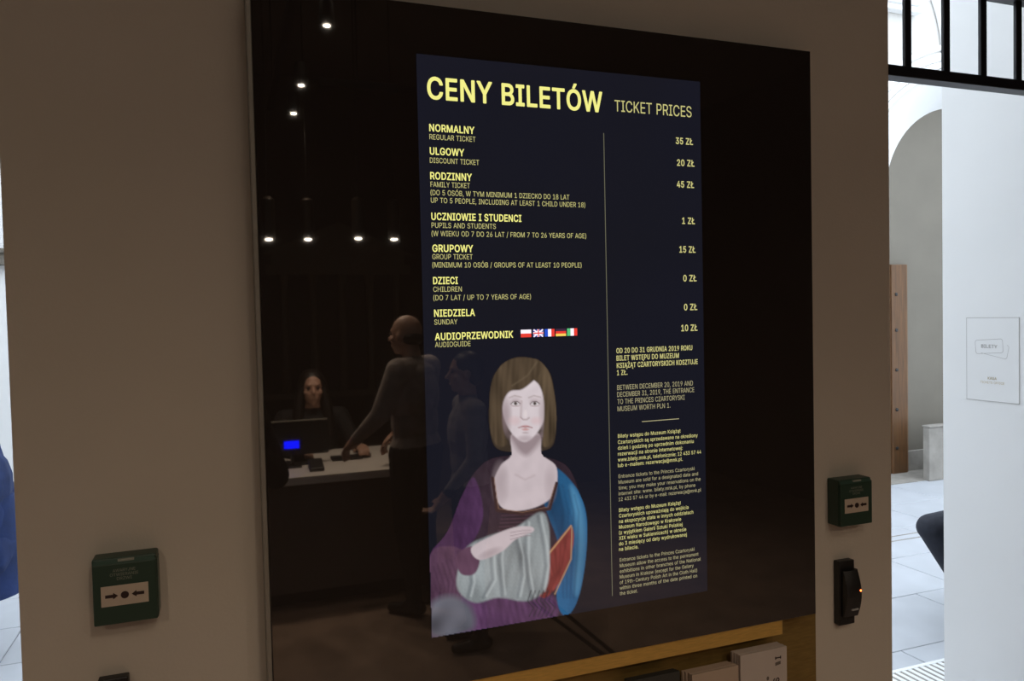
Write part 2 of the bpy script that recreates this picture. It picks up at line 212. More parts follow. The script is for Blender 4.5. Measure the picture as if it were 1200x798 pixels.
# ------------------------------------------------------------------ lettering (own outlines, filled per contour)
import json
GLYPHS = json.loads(r"""{"A":[240,[[8,0,101,254,138,254,231,0,198,0,144,151,132,186,116,239,123,239,106,185,95,151,43,0],[55,71,55,99,185,99,185,71]]],"B":[228,[[30,0,30,254,121,254,145,252,164,245,180,235,190,221,197,205,199,187,198,172,193,160,178,143,157,133,157,131,170,129,182,123,192,114,201,102,207,86,209,68,207,50,200,33,189,20,172,9,151,2,123,0],[62,29,122,29,148,31,165,40,175,53,178,68,176,81,171,92,163,102,153,109,140,114,124,115,62,115],[62,143,119,143,144,148,154,155,162,163,166,174,168,186,165,202,156,214,141,223,120,226,62,226]]],"C":[255,[[134,-3,103,1,75,12,52,32,35,58,24,90,20,127,24,165,35,197,52,223,75,242,103,254,134,258,170,252,186,245,201,236,214,224,224,209,232,193,236,174,204,174,195,197,179,214,158,224,134,228,111,225,92,216,75,202,62,182,54,157,52,127,54,97,63,72,75,53,92,38,112,29,134,26,158,30,179,40,195,57,204,80,236,80,232,62,224,45,214,31,201,19,187,9,170,2,153,-2]]],"D":[251,[[109,0,48,0,48,29,107,29,136,31,159,40,177,55,189,75,197,99,200,128,197,156,190,180,177,200,160,214,138,223,110,226,47,226,47,254,113,254,147,251,176,239,200,221,217,196,227,164,231,128,227,91,217,59,199,34,175,15,145,4],[62,254,62,0,30,0,30,254]]],"E":[209,[[30,0,30,254,186,254,186,226,62,226,62,143,178,143,178,114,62,114,62,29,188,29,188,0]]],"F":[205,[[30,0,30,254,185,254,185,226,62,226,62,139,173,139,173,111,62,111,62,0]]],"G":[260,[[134,-3,102,1,75,13,52,32,35,58,24,90,20,127,24,165,35,197,52,223,74,242,102,254,132,258,152,256,170,252,187,245,202,235,214,222,225,208,232,192,237,174,204,174,194,197,178,213,158,224,133,228,111,225,92,216,75,202,62,182,54,157,52,127,54,97,63,72,75,53,92,38,112,29,134,26,155,29,172,36,187,47,198,62,205,80,207,101,217,100,141,100,141,128,239,128,239,100,236,71,225,45,209,25,188,9,163,0]]],"H":[258,[[30,0,30,254,62,254,62,144,196,144,196,254,228,254,228,0,196,0,196,116,62,116,62,0]]],"I":[150,[[16,0,16,29,59,29,59,226,16,226,16,254,135,254,135,226,91,226,91,29,135,29,135,0]]],"J":[198,[[93,-3,62,2,38,16,22,40,17,73,17,86,49,86,49,73,52,52,61,37,75,28,93,25,110,28,124,37,133,52,136,73,136,254,168,254,168,73,163,40,147,16,123,2]]],"K":[233,[[52,73,52,108,70,131,87,152,106,172,182,254,224,254,116,138,114,138],[30,0,30,254,62,254,62,167,62,112,62,97,62,0],[186,0,94,130,114,155,224,0]]],"L":[196,[[30,0,30,254,62,254,62,29,181,29,181,0]]],"M":[314,[[30,0,30,254,76,254,139,94,144,79,150,61,156,42,161,24,154,24,159,41,165,61,171,79,176,94,238,254,284,254,284,0,252,0,252,145,252,163,253,184,253,207,253,229,256,229,249,205,241,181,234,161,228,145,171,0,143,0,85,145,80,160,72,181,65,204,56,229,59,229,60,208,60,186,61,164,61,145,61,0]]],"N":[262,[[30,0,30,254,68,254,172,91,181,75,194,53,207,27,202,27,200,54,200,79,199,97,199,254,232,254,232,0,193,0,101,145,89,165,74,191,54,226,60,227,61,192,62,164,62,145,62,0]]],"O":[267,[[133,-3,103,1,75,12,52,32,35,58,24,90,20,127,24,165,35,197,52,223,75,242,103,254,133,258,164,254,192,242,215,223,232,197,243,165,247,127,243,90,232,58,215,32,192,12,164,1],[133,26,155,29,175,38,191,52,204,72,212,97,215,127,212,157,204,182,191,202,175,216,155,225,133,228,112,225,92,216,75,202,63,182,54,157,52,127,54,97,63,72,75,52,92,38,112,29]]],"P":[222,[[30,0,30,254,118,254,144,252,166,244,183,231,195,215,202,195,204,174,202,152,195,133,183,116,166,104,144,96,118,93,55,93,55,121,116,121,134,123,149,128,159,136,167,147,171,160,172,174,171,188,167,201,159,211,148,219,134,224,116,226,62,226,62,0]]],"R":[224,[[30,0,30,254,118,254,145,252,167,244,183,232,195,217,202,198,205,176,202,154,195,136,183,120,166,109,145,101,118,99,48,99,48,128,117,128,135,129,149,133,160,141,167,150,171,162,173,176,171,190,167,202,159,212,149,220,134,224,116,226,62,226,62,0],[177,0,115,115,151,115,214,0]]],"S":[223,[[112,-4,86,-2,64,5,46,15,32,30,23,48,19,68,52,68,55,55,62,44,71,35,83,29,112,25,128,26,143,30,155,37,165,46,171,57,173,70,171,81,166,89,148,102,122,111,92,120,64,130,43,145,30,163,26,186,29,206,37,224,51,238,69,249,90,256,114,258,137,256,158,249,175,238,189,224,197,208,200,189,169,189,163,206,151,219,134,227,112,229,97,228,84,224,73,218,64,209,59,199,58,188,60,176,65,167,85,154,106,147,132,140,156,132,179,119,197,99,202,85,204,69,201,50,193,32,180,17,162,5,139,-2]]],"T":[224,[[16,226,16,254,208,254,208,226,128,226,128,0,96,0,96,226]]],"U":[259,[[129,-4,101,-1,77,8,57,22,42,40,33,62,30,87,30,254,62,254,62,89,64,72,70,57,80,44,94,34,110,28,129,26,149,28,165,34,179,44,188,57,194,72,196,89,196,254,229,254,229,87,226,62,216,40,201,22,182,8,157,-1]]],"V":[240,[[102,0,8,254,42,254,96,103,108,69,124,15,117,15,133,69,145,103,197,254,231,254,139,0]]],"W":[343,[[78,0,8,254,41,254,82,98,88,73,93,47,98,20,95,20,100,47,106,73,112,98,153,254,190,254,231,98,237,73,243,47,249,20,244,20,249,47,255,73,261,98,302,254,335,254,265,0,228,0,184,161,176,196,168,237,175,237,167,197,159,161,115,0]]],"X":[237,[[9,0,109,142,109,118,15,254,52,254,89,200,102,181,112,164,122,146,116,146,126,164,136,181,149,200,187,254,223,254,129,119,129,143,228,0,191,0,146,65,134,83,125,98,115,116,122,116,113,98,103,83,91,65,46,0]]],"Y":[236,[[102,0,102,104,8,254,46,254,96,172,111,146,125,115,112,115,126,146,140,172,191,254,228,254,134,104,134,0]]],"Z":[219,[[21,0,21,23,137,193,153,215,170,238,174,227,143,226,111,226,20,226,20,254,198,254,198,231,84,64,67,40,49,17,45,27,76,28,107,29,200,29,200,0]]],"Ą":[240,[[8,0,101,254,138,254,231,0,198,0,144,151,132,186,116,239,123,239,106,185,95,151,43,0],[55,71,55,99,185,99,185,71],[212,-74,197,-72,184,-66,175,-55,172,-41,174,-29,180,-17,201,3,232,0,212,-17,206,-25,203,-35,207,-45,218,-48,226,-47,233,-44,242,-67,229,-72]]],"Ć":[255,[[134,-3,103,1,75,12,52,32,35,58,24,90,20,127,24,165,35,197,52,223,75,242,103,254,134,258,170,252,186,245,201,236,214,224,224,209,232,193,236,174,204,174,195,197,179,214,158,224,134,228,111,225,92,216,75,202,62,182,54,157,52,127,54,97,63,72,75,53,92,38,112,29,134,26,158,30,179,40,195,57,204,80,236,80,232,62,224,45,214,31,201,19,187,9,170,2,153,-2],[120,279,144,329,178,329,145,279]]],"Ę":[209,[[30,0,30,254,186,254,186,226,62,226,62,143,178,143,178,114,62,114,62,29,188,29,188,0],[168,-74,153,-72,140,-66,132,-55,129,-41,131,-29,136,-17,146,-7,159,4,188,0,168,-17,162,-25,159,-35,163,-45,174,-48,182,-47,189,-44,198,-67,185,-72]]],"Ł":[207,[[40,0,40,254,73,254,73,29,191,29,191,0],[8,86,8,118,135,192,135,160]]],"Ó":[267,[[133,-3,103,1,75,12,52,32,35,58,24,90,20,127,24,165,35,197,52,223,75,242,103,254,133,258,164,254,192,242,215,223,232,197,243,165,247,127,243,90,232,58,215,32,192,12,164,1],[133,26,155,29,175,38,191,52,204,72,212,97,215,127,212,157,204,182,191,202,175,216,155,225,133,228,112,225,92,216,75,202,63,182,54,157,52,127,54,97,63,72,75,52,92,38,112,29],[120,279,144,329,178,329,145,279]]],"Ś":[223,[[112,-4,86,-2,64,5,46,15,32,30,23,48,19,68,52,68,55,55,62,44,71,35,83,29,112,25,128,26,143,30,155,37,165,46,171,57,173,70,171,81,166,89,148,102,122,111,92,120,64,130,43,145,30,163,26,186,29,206,37,224,51,238,69,249,90,256,114,258,137,256,158,249,175,238,189,224,197,208,200,189,169,189,163,206,151,219,134,227,112,229,97,228,84,224,73,218,64,209,59,199,58,188,60,176,65,167,85,154,106,147,132,140,156,132,179,119,197,99,202,85,204,69,201,50,193,32,180,17,162,5,139,-2],[98,279,122,329,156,329,123,279]]],"Ż":[219,[[21,0,21,23,137,193,153,215,170,238,174,227,143,226,111,226,20,226,20,254,198,254,198,231,84,64,67,40,49,17,45,27,76,28,107,29,200,29,200,0],[110,286,102,288,95,292,90,299,88,306,90,314,95,321,102,325,110,327,118,325,125,321,129,314,131,306,129,299,125,292,118,288]]],"a":[195,[[80,-4,63,-3,47,2,34,11,24,22,17,37,15,54,17,69,22,80,29,90,39,97,63,105,89,110,117,113,133,117,136,121,138,127,138,128,133,148,120,161,98,165,75,161,59,150,50,137,20,146,29,161,39,173,52,182,66,188,97,192,119,190,143,180,153,172,161,160,167,145,168,126,168,0,138,0,138,26,136,26,126,12,108,1],[85,23,101,24,114,29,124,37,132,47,136,57,138,69,138,95,130,91,116,88,100,86,88,84,67,79,52,70,47,62,46,52,51,36,65,26]]],"b":[212,[[115,-4,99,-3,86,2,69,16,59,29,56,29,56,0,26,0,26,254,57,254,57,160,59,160,69,173,86,186,98,191,115,192,137,189,156,180,173,166,185,146,193,122,195,94,193,66,185,42,173,23,157,8,137,-1],[110,23,126,26,140,33,150,44,158,58,163,75,164,95,163,114,158,131,150,145,140,156,126,163,110,165,94,163,81,156,70,145,62,131,58,114,56,95,58,75,63,58,70,43,81,32,94,26]]],"c":[198,[[104,-4,79,-1,58,8,41,23,28,43,20,66,17,94,20,122,28,146,41,165,58,180,79,189,104,192,130,189,153,178,170,161,181,138,151,131,145,145,135,155,121,162,104,165,86,162,73,155,62,144,54,129,50,112,48,94,50,75,54,59,62,44,73,33,86,26,104,23,121,26,135,33,146,44,152,59,181,51,171,28,153,11,130,0]]],"d":[212,[[98,-4,75,-1,56,8,40,23,27,42,20,66,17,94,20,122,27,146,40,166,56,180,75,189,98,192,114,191,126,186,144,173,153,160,155,160,155,254,186,254,186,0,156,0,156,29,153,29,143,16,126,2,114,-3],[102,23,118,26,132,32,142,43,150,58,154,75,156,95,154,114,150,131,142,145,132,156,118,163,102,165,86,163,72,156,62,145,54,131,50,114,48,95,50,75,54,58,62,44,73,33,86,26]]],"e":[202,[[106,-4,80,-1,58,8,41,23,28,42,20,66,17,93,20,121,28,145,40,165,58,180,78,189,103,192,133,187,147,180,160,170,170,157,179,141,184,121,186,97,186,85,37,85,37,110,169,110,155,101,153,119,149,134,141,147,131,157,118,163,103,165,87,163,73,157,62,147,54,135,50,121,48,105,48,89,50,69,55,53,64,40,76,31,90,25,106,23,127,26,143,36,153,53,182,45,177,32,168,20,156,10,141,2,125,-3]]],"f":[127,[[114,190,114,164,3,164,3,190],[40,0,40,216,42,231,48,243,57,252,68,259,94,265,111,263,121,260,114,234,107,236,97,237,85,235,77,230,72,221,71,209,71,0]]],"g":[213,[[103,-75,84,-74,67,-70,41,-55,25,-35,51,-20,61,-33,77,-44,103,-49,124,-46,141,-38,152,-23,156,-3,156,34,153,34,143,21,126,8,114,4,97,2,76,5,56,13,40,27,28,45,20,68,17,96,20,123,27,147,40,166,56,180,76,189,98,192,114,191,127,186,144,173,154,159,157,159,157,190,186,190,186,-4,183,-27,175,-45,162,-59,145,-68,125,-73],[102,30,118,32,132,38,142,47,150,61,155,77,156,96,155,115,150,132,142,146,132,156,119,163,102,165,86,163,73,156,62,145,54,131,50,115,48,96,50,78,54,61,62,48,73,38,86,32]]],"h":[205,[[57,113,57,0,26,0,26,254,57,254,57,144,51,144,62,166,76,181,94,189,114,192,132,190,148,184,161,174,170,160,177,142,179,120,179,0,148,0,148,118,145,137,136,152,123,161,105,165,92,163,80,159,71,151,63,141,58,129]]],"i":[83,[[26,0,26,190,57,190,57,0],[42,221,34,223,27,227,22,234,21,242,22,249,27,256,34,260,42,262,50,260,57,256,62,249,63,242,62,234,57,227,50,223]]],"j":[83,[[26,190,57,190,57,-15,55,-31,51,-45,43,-56,32,-65,19,-70,2,-71,-5,-71,-5,-43,1,-43,12,-42,20,-36,25,-27,26,-15],[42,221,34,223,27,227,22,234,20,242,22,249,27,256,34,260,42,262,50,260,57,256,61,249,63,242,61,234,57,227,50,223]]],"k":[190,[[55,68,55,106,60,106,142,190,180,190,92,100,89,100],[26,0,26,254,57,254,57,0],[147,0,74,93,96,114,186,0]]],"l":[95,[[70,-1,50,2,37,10,29,24,26,42,26,254,57,254,57,49,60,31,65,27,73,26,80,26,85,27,90,1,81,0]]],"m":[305,[[26,0,26,190,56,190,56,148,54,148,59,162,66,173,86,188,110,193,129,190,144,180,154,166,160,147,156,147,161,160,169,172,190,187,218,193,234,191,249,186,261,177,270,164,276,148,278,128,278,0,248,0,248,127,245,145,236,156,224,163,209,165,197,164,187,160,173,145,168,124,168,0,137,0,137,130,134,144,126,156,115,163,100,165,79,160,70,154,63,145,58,133,57,119,57,0]]],"n":[205,[[57,113,57,0,26,0,26,190,56,190,56,144,51,144,62,166,76,181,94,189,114,192,132,190,147,184,160,174,170,160,176,142,179,120,179,0,148,0,148,118,145,137,136,152,123,161,105,165,92,163,80,159,71,151,63,141,58,129]]],"o":[208,[[104,-4,79,-1,58,8,41,23,28,43,20,66,17,94,20,122,28,146,41,165,58,180,79,189,104,192,128,189,149,180,167,165,180,146,188,122,191,94,188,66,180,43,167,23,149,8,128,-1],[104,23,121,26,135,33,146,44,154,59,158,75,160,94,158,112,154,129,146,144,135,155,121,162,104,165,86,162,73,155,62,144,54,129,50,112,48,94,50,75,54,59,62,44,73,33,86,26]]],"p":[212,[[26,-71,26,190,56,190,56,160,59,160,69,173,86,186,98,191,115,192,137,189,156,180,173,166,185,146,193,122,195,94,193,66,185,42,173,23,157,8,137,-1,115,-4,99,-3,86,2,69,16,59,29,57,29,57,-71],[110,23,126,26,140,33,150,44,158,58,163,75,164,95,163,114,158,131,150,145,140,156,126,163,110,165,94,163,81,156,70,145,62,131,58,114,56,95,58,75,63,58,70,43,81,32,94,26]]],"q":[212,[[186,-71,155,-71,155,29,153,29,143,16,126,2,114,-3,98,-4,75,-1,56,8,40,23,27,42,20,66,17,94,20,122,27,146,40,166,56,180,75,189,98,192,114,191,126,186,144,173,153,160,156,160,156,190,186,190],[102,23,118,26,132,32,142,43,150,58,154,75,156,95,154,114,150,131,142,145,132,156,118,163,102,165,86,163,72,156,62,145,54,131,50,114,48,95,50,75,54,58,62,44,73,33,86,26]]],"r":[130,[[26,0,26,190,56,190,56,160,58,160,65,173,76,184,90,190,107,192,115,192,122,192,122,161,115,162,103,163,91,161,80,157,70,151,63,142,58,131,57,118,57,0]]],"s":[182,[[91,-4,72,-3,56,2,42,9,31,19,23,32,18,47,47,53,53,40,62,30,75,25,91,23,108,25,122,31,131,40,134,51,132,60,127,68,118,74,106,78,75,85,52,93,36,104,27,119,23,137,26,152,33,166,43,177,58,185,74,190,94,192,112,191,127,186,140,179,149,170,162,145,134,139,129,149,121,158,110,164,94,166,78,164,65,158,57,150,54,139,56,129,62,122,86,111,115,105,137,97,153,86,162,71,166,53,163,37,156,24,145,12,130,3,112,-2]]],"t":[114,[[102,190,102,164,3,164,3,190],[32,236,63,236,63,49,64,38,68,31,75,26,85,25,93,26,101,27,107,1,96,-1,84,-2,62,1,46,11,36,26,32,46]]],"u":[205,[[91,-3,73,-1,57,5,44,15,35,29,28,47,26,69,26,190,57,190,57,72,60,52,68,37,82,28,100,25,113,27,125,31,134,38,142,48,146,61,148,76,148,190,179,190,179,0,149,0,149,46,154,46,143,23,129,8,111,0]]],"v":[195,[[81,0,9,190,42,190,83,78,93,43,103,10,92,10,101,43,112,78,152,190,186,190,113,0]]],"w":[284,[[69,0,11,190,44,190,67,107,77,68,88,21,82,21,93,67,103,107,126,190,158,190,181,107,191,68,201,21,196,21,206,68,217,107,240,190,272,190,215,0,184,0,159,86,152,112,145,140,138,169,145,169,138,140,131,112,124,86,99,0]]],"x":[189,[[10,0,86,109,86,86,14,190,50,190,74,153,90,127,104,103,88,103,101,127,117,153,141,190,176,190,104,84,104,107,179,0,143,0,115,43,100,68,86,91,102,91,89,68,74,43,46,0]]],"y":[195,[[24,-69,31,-43,36,-44,52,-44,65,-37,75,-18,81,-1,9,190,42,190,83,78,93,43,103,10,92,10,101,43,112,78,153,190,186,190,102,-29,88,-54,70,-68,46,-73,32,-72]]],"z":[190,[[21,0,21,23,127,160,127,161,24,161,24,190,166,190,166,165,63,30,63,28,169,28,169,0]]],"ą":[195,[[80,-4,63,-3,47,2,34,11,24,22,17,37,15,54,17,69,22,80,29,90,39,97,63,105,89,110,117,113,133,117,136,121,138,127,138,128,133,148,120,161,98,165,75,161,59,150,50,137,20,146,29,161,39,173,52,182,66,188,97,192,119,190,143,180,153,172,161,160,167,145,168,126,168,0,138,0,138,26,136,26,126,12,108,1],[85,23,101,24,114,29,124,37,132,47,136,57,138,69,138,95,130,91,116,88,100,86,88,84,67,79,52,70,47,62,46,52,51,36,65,26],[149,-73,134,-70,121,-64,112,-54,109,-40,111,-28,117,-17,138,3,168,0,148,-16,142,-24,140,-34,143,-43,154,-47,163,-46,170,-43,178,-65,166,-70]]],"ć":[198,[[104,-4,79,-1,58,8,41,23,28,43,20,66,17,94,20,122,28,146,41,165,58,180,79,189,104,192,130,189,153,178,170,161,181,138,151,131,145,145,135,155,121,162,104,165,86,162,73,155,62,144,54,129,50,112,48,94,50,75,54,59,62,44,73,33,86,26,104,23,121,26,135,33,146,44,152,59,181,51,171,28,153,11,130,0],[90,214,114,265,148,265,115,214]]],"ę":[202,[[106,-4,80,-1,58,8,41,23,28,42,20,66,17,93,20,121,28,145,40,165,58,180,78,189,103,192,133,187,147,180,160,170,170,157,179,141,184,121,186,97,186,85,37,85,37,110,169,110,155,101,153,119,149,134,141,147,131,157,118,163,103,165,87,163,73,157,62,147,54,135,50,121,48,105,48,89,50,69,55,53,64,40,76,31,90,25,106,23,127,26,143,36,153,53,182,45,177,32,168,20,156,10,141,2,125,-3],[150,-74,134,-72,121,-66,113,-55,110,-41,112,-29,117,-17,125,-4,134,9,182,45,171,19,157,-2,145,-20,140,-35,144,-45,155,-48,163,-47,170,-44,179,-67,167,-72]]],"ł":[103,[[75,-1,56,2,43,10,35,24,32,42,32,254,62,254,62,49,66,31,71,27,79,26,86,26,90,27,96,1,86,0],[3,113,3,140,91,191,91,164]]],"ń":[205,[[57,113,57,0,26,0,26,190,56,190,56,144,51,144,62,166,76,181,94,189,114,192,132,190,147,184,160,174,170,160,176,142,179,120,179,0,148,0,148,118,145,137,136,152,123,161,105,165,92,163,80,159,71,151,63,141,58,129],[89,214,113,265,147,265,114,214]]],"ó":[208,[[104,-4,79,-1,58,8,41,23,28,43,20,66,17,94,20,122,28,146,41,165,58,180,79,189,104,192,128,189,149,180,167,165,180,146,188,122,191,94,188,66,180,43,167,23,149,8,128,-1],[104,23,121,26,135,33,146,44,154,59,158,75,160,94,158,112,154,129,146,144,135,155,121,162,104,165,86,162,73,155,62,144,54,129,50,112,48,94,50,75,54,59,62,44,73,33,86,26],[90,214,114,265,148,265,115,214]]],"ś":[182,[[91,-4,72,-3,56,2,42,9,31,19,23,32,18,47,47,53,53,40,62,30,75,25,91,23,108,25,122,31,131,40,134,51,132,60,127,68,118,74,106,78,75,85,52,93,36,104,27,119,23,137,26,152,33,166,43,177,58,185,74,190,94,192,112,191,127,186,140,179,149,170,162,145,134,139,129,149,121,158,110,164,94,166,78,164,65,158,57,150,54,139,56,129,62,122,86,111,115,105,137,97,153,86,162,71,166,53,163,37,156,24,145,12,130,3,112,-2],[80,214,104,265,138,265,105,214]]],"ż":[190,[[21,0,21,23,127,160,127,161,24,161,24,190,166,190,166,165,63,30,63,28,169,28,169,0],[93,221,85,223,78,227,74,234,72,242,74,249,78,256,85,260,93,262,102,260,108,256,113,249,115,242,113,234,108,227,102,223]]],"ź":[190,[[21,0,21,23,127,160,127,161,24,161,24,190,166,190,166,165,63,30,63,28,169,28,169,0],[80,214,104,265,138,265,105,214]]],"0":[227,[[113,-3,87,0,65,12,47,31,34,57,27,89,24,127,27,165,35,197,48,223,65,242,87,254,113,258,139,254,161,242,179,223,192,197,200,165,203,127,200,89,192,57,179,31,162,12,140,0],[113,25,131,28,145,37,157,52,165,72,170,97,172,127,170,157,165,182,157,203,145,218,131,227,113,230,96,227,82,218,70,203,62,182,56,157,55,127,56,97,62,72,70,52,82,37,96,28]]],"1":[227,[[38,0,38,27,195,27,195,0],[138,254,138,0,106,0,106,224,105,224,43,179,43,213,99,254]]],"2":[227,[[32,0,32,24,117,114,141,141,155,163,160,186,159,198,154,209,146,218,137,224,112,230,98,228,86,224,77,216,69,207,65,195,64,181,33,181,35,202,43,221,55,237,72,248,91,255,112,258,134,255,153,248,169,237,181,223,188,205,191,186,185,159,168,129,133,90,76,30,76,28,195,28,195,0]]],"3":[227,[[109,-3,87,-1,66,5,49,15,35,29,26,46,22,66,55,66,57,54,63,44,72,35,83,30,109,25,138,30,149,37,157,46,163,58,165,72,163,86,158,98,150,109,137,117,121,122,101,124,78,124,78,150,144,224,144,226,35,226,35,254,186,254,186,230,106,139,106,144,132,144,154,138,172,127,185,111,194,93,196,72,194,51,185,33,172,18,154,6,133,-1]]],"4":[227,[[20,53,20,79,123,254,155,254,54,83,54,81,207,81,207,53],[141,0,141,61,141,73,141,159,171,159,171,0]]],"5":[227,[[111,-3,89,-1,70,6,54,16,41,30,33,47,30,65,61,65,64,54,69,44,87,30,111,25,125,27,138,32,149,41,157,52,162,66,164,81,162,97,157,111,148,122,137,131,124,137,109,138,84,134,64,123,34,126,48,254,183,254,183,226,75,226,67,151,68,151,89,162,115,167,131,165,147,160,161,153,172,143,182,130,189,116,194,99,195,82,193,58,184,38,171,21,154,8,134,-1]]],"6":[227,[[113,-3,91,-1,71,7,55,20,42,37,34,58,32,81,34,100,40,119,69,170,126,254,161,254,75,131,73,131,83,144,98,153,117,157,139,155,158,147,173,136,185,120,192,101,194,79,192,56,184,36,171,20,155,7,135,-1],[113,24,127,26,139,31,149,40,157,51,162,64,164,79,162,94,157,107,149,118,139,126,127,131,113,133,99,131,87,126,77,118,69,107,64,94,62,79,64,64,69,51,77,40,87,31,99,26]]],"7":[227,[[48,0,162,224,162,226,31,226,31,254,195,254,195,224,82,0]]],"8":[227,[[113,-3,89,-1,68,6,50,17,37,31,29,48,26,68,28,83,33,98,40,110,51,121,63,128,76,132,76,133,59,141,46,154,38,171,35,190,38,209,45,225,57,239,73,249,92,256,113,258,134,256,153,249,169,239,181,225,188,209,191,190,188,171,180,154,167,141,150,133,150,132,164,128,176,121,186,110,194,98,199,83,200,68,198,48,189,31,176,17,158,6,137,-1],[113,25,129,26,142,30,153,37,161,46,167,57,168,69,167,83,161,94,153,104,141,111,128,116,113,118,98,116,85,111,73,104,65,94,59,83,58,69,59,57,64,46,73,37,84,30,97,26],[113,145,137,150,146,157,154,165,158,176,160,188,158,200,154,210,147,218,138,225,113,230,89,225,79,218,72,210,68,200,66,188,68,176,72,165,79,157,89,150]]],"9":[227,[[113,258,135,255,155,247,171,234,184,217,192,197,194,173,192,155,186,135,158,84,100,0,65,0,151,124,154,124,144,111,128,101,109,97,87,100,69,107,53,119,41,134,34,154,32,176,34,198,42,218,55,235,71,247,91,255],[113,230,99,228,87,223,77,215,69,204,64,191,63,176,64,161,69,148,77,137,87,129,99,123,113,122,127,123,139,129,149,137,157,147,162,160,164,175,162,190,157,204,150,215,139,223,127,228]]],"(":[137,[[45,103,50,162,66,221,88,270,118,270,95,214,81,157,76,103,80,57,94,8,118,-48,88,-48,69,-11,56,27,47,66]]],")":[137,[[19,-48,43,9,57,58,61,103,56,157,41,214,19,270,48,270,71,221,86,162,92,103,89,65,81,27,67,-11,48,-48]]],",":[94,[[19,-60,34,36,68,36,42,-60]]],".":[94,[[48,-2,39,-1,31,4,26,12,25,20,26,29,31,37,39,42,48,43,56,42,64,37,69,29,71,20,69,12,64,4,56,-1]]],":":[94,[[48,-2,39,-1,31,4,26,12,25,20,26,29,31,37,39,42,48,43,56,42,64,37,69,29,71,20,69,12,64,4,56,-1],[48,135,39,137,31,142,26,149,25,158,26,167,31,174,39,179,48,181,56,179,64,174,69,167,71,158,69,149,64,142,56,137]]],";":[94,[[19,-60,34,36,68,36,42,-60],[52,135,43,137,36,142,31,149,29,158,31,167,36,174,43,179,52,181,61,179,68,174,73,167,75,158,73,149,68,142,61,137]]],"/":[125,[[117,266,36,-38,7,-38,89,266]]],"-":[227,[[168,122,168,94,57,94,57,122]]],"@":[338,[[178,-68,142,-65,111,-57,84,-44,61,-26,43,-4,31,23,23,54,20,90,23,124,31,155,44,182,61,204,84,222,110,235,140,243,174,246,207,243,236,235,261,221,281,204,297,183,308,159,315,134,318,108,316,71,307,38,300,25,289,14,276,8,258,5,238,8,220,18,214,25,211,34,210,34,204,24,194,15,181,8,163,6,142,9,125,18,112,31,102,48,96,69,94,91,97,113,103,132,114,149,129,161,146,169,165,172,180,170,192,166,208,153,210,153,210,167,237,167,237,55,238,45,242,37,249,31,259,30,270,32,278,38,284,48,288,64,291,108,289,129,283,150,274,170,261,187,245,201,225,212,201,219,174,221,146,219,121,212,100,201,82,186,68,167,57,144,51,118,49,89,51,59,57,33,68,10,82,-8,101,-23,123,-34,149,-40,179,-43,206,-40,229,-34,245,-29,252,-53,232,-60,205,-65],[165,32,180,34,191,39,200,47,206,59,211,92,210,111,206,124,199,134,190,141,165,146,152,144,141,139,133,130,126,119,121,92,125,63,131,50,139,41,151,35]]]}""")
def _area(p): return sum(p[i][0]*p[(i+1)%len(p)][1]-p[(i+1)%len(p)][0]*p[i][1] for i in range(len(p)))/2
def _inside(q, p):
    c = False
    for i in range(len(p)):
        a, b = p[i], p[i-1]
        if (a[1] > q[1]) != (b[1] > q[1]) and q[0] < (b[0]-a[0])*(q[1]-a[1])/(b[1]-a[1])+a[0]: c = not c
    return c
def _clean(c):
    o = []
    for p in c:
        if not o or abs(p[0]-o[-1][0])+abs(p[1]-o[-1][1]) > 1e-5: o.append(p)
    if len(o) > 1 and abs(o[0][0]-o[-1][0])+abs(o[0][1]-o[-1][1]) < 1e-5: o.pop()
    return o
def fill(loops):
    """triangles of an outline with its holes"""
    pts = [Vector(p) for l in loops for p in l]; ed = []; n = 0
    for l in loops: ed += [(n+i, n+(i+1) % len(l)) for i in range(len(l))]; n += len(l)
    r = delaunay_2d_cdt(pts, ed, [], 0, 1e-7); V = [tuple(p) for p in r[0]]; F = []
    for f in r[2]:
        cx = sum(V[i][0] for i in f)/len(f); cy = sum(V[i][1] for i in f)/len(f); wn = 0
        for l in loops:
            for i in range(len(l)):
                a, b = l[i-1], l[i]
                if (a[1] > cy) != (b[1] > cy) and cx < (b[0]-a[0])*(cy-a[1])/(b[1]-a[1])+a[0]: wn += 1 if b[1] > a[1] else -1
        if wn: F.append(tuple(f))
    return V, F
_gc = {}
def glyph(ch, sx, grow):
    k = (ch, round(sx, 3), round(grow, 4))
    if k in _gc: return _gc[k]
    adv, sp = GLYPHS[ch]; cont = []
    for s in sp:
        cont.append(_clean([(s[i]*sx/500, s[i+1]/500) for i in range(0, len(s), 2)]))
    V, F = fill(cont)
    V = list(V)
    if grow > 0:                                   # heavier weight: every contour edge gets a stroke of its own
        for c in cont:
            for i in range(len(c)):
                a, b = Vector(c[i]), Vector(c[(i+1) % len(c)]); u = (b-a).normalized(); v = Vector((-u.y, u.x))*grow; n = len(V)
                V += [tuple(a-v), tuple(b-v), tuple(b+v), tuple(a+v)]; F.append((n, n+1, n+2, n+3)); n += 4
                e = (u-(a-Vector(c[i-1])).normalized()).length
                if e > .25:
                    V += [(a.x+grow*math.cos(math.pi*q/4), a.y+grow*math.sin(math.pi*q/4)) for q in range(8)]; F.append(tuple(range(n, n+8)))
    _gc[k] = (V, F); return _gc[k]
CAPH = 254/500
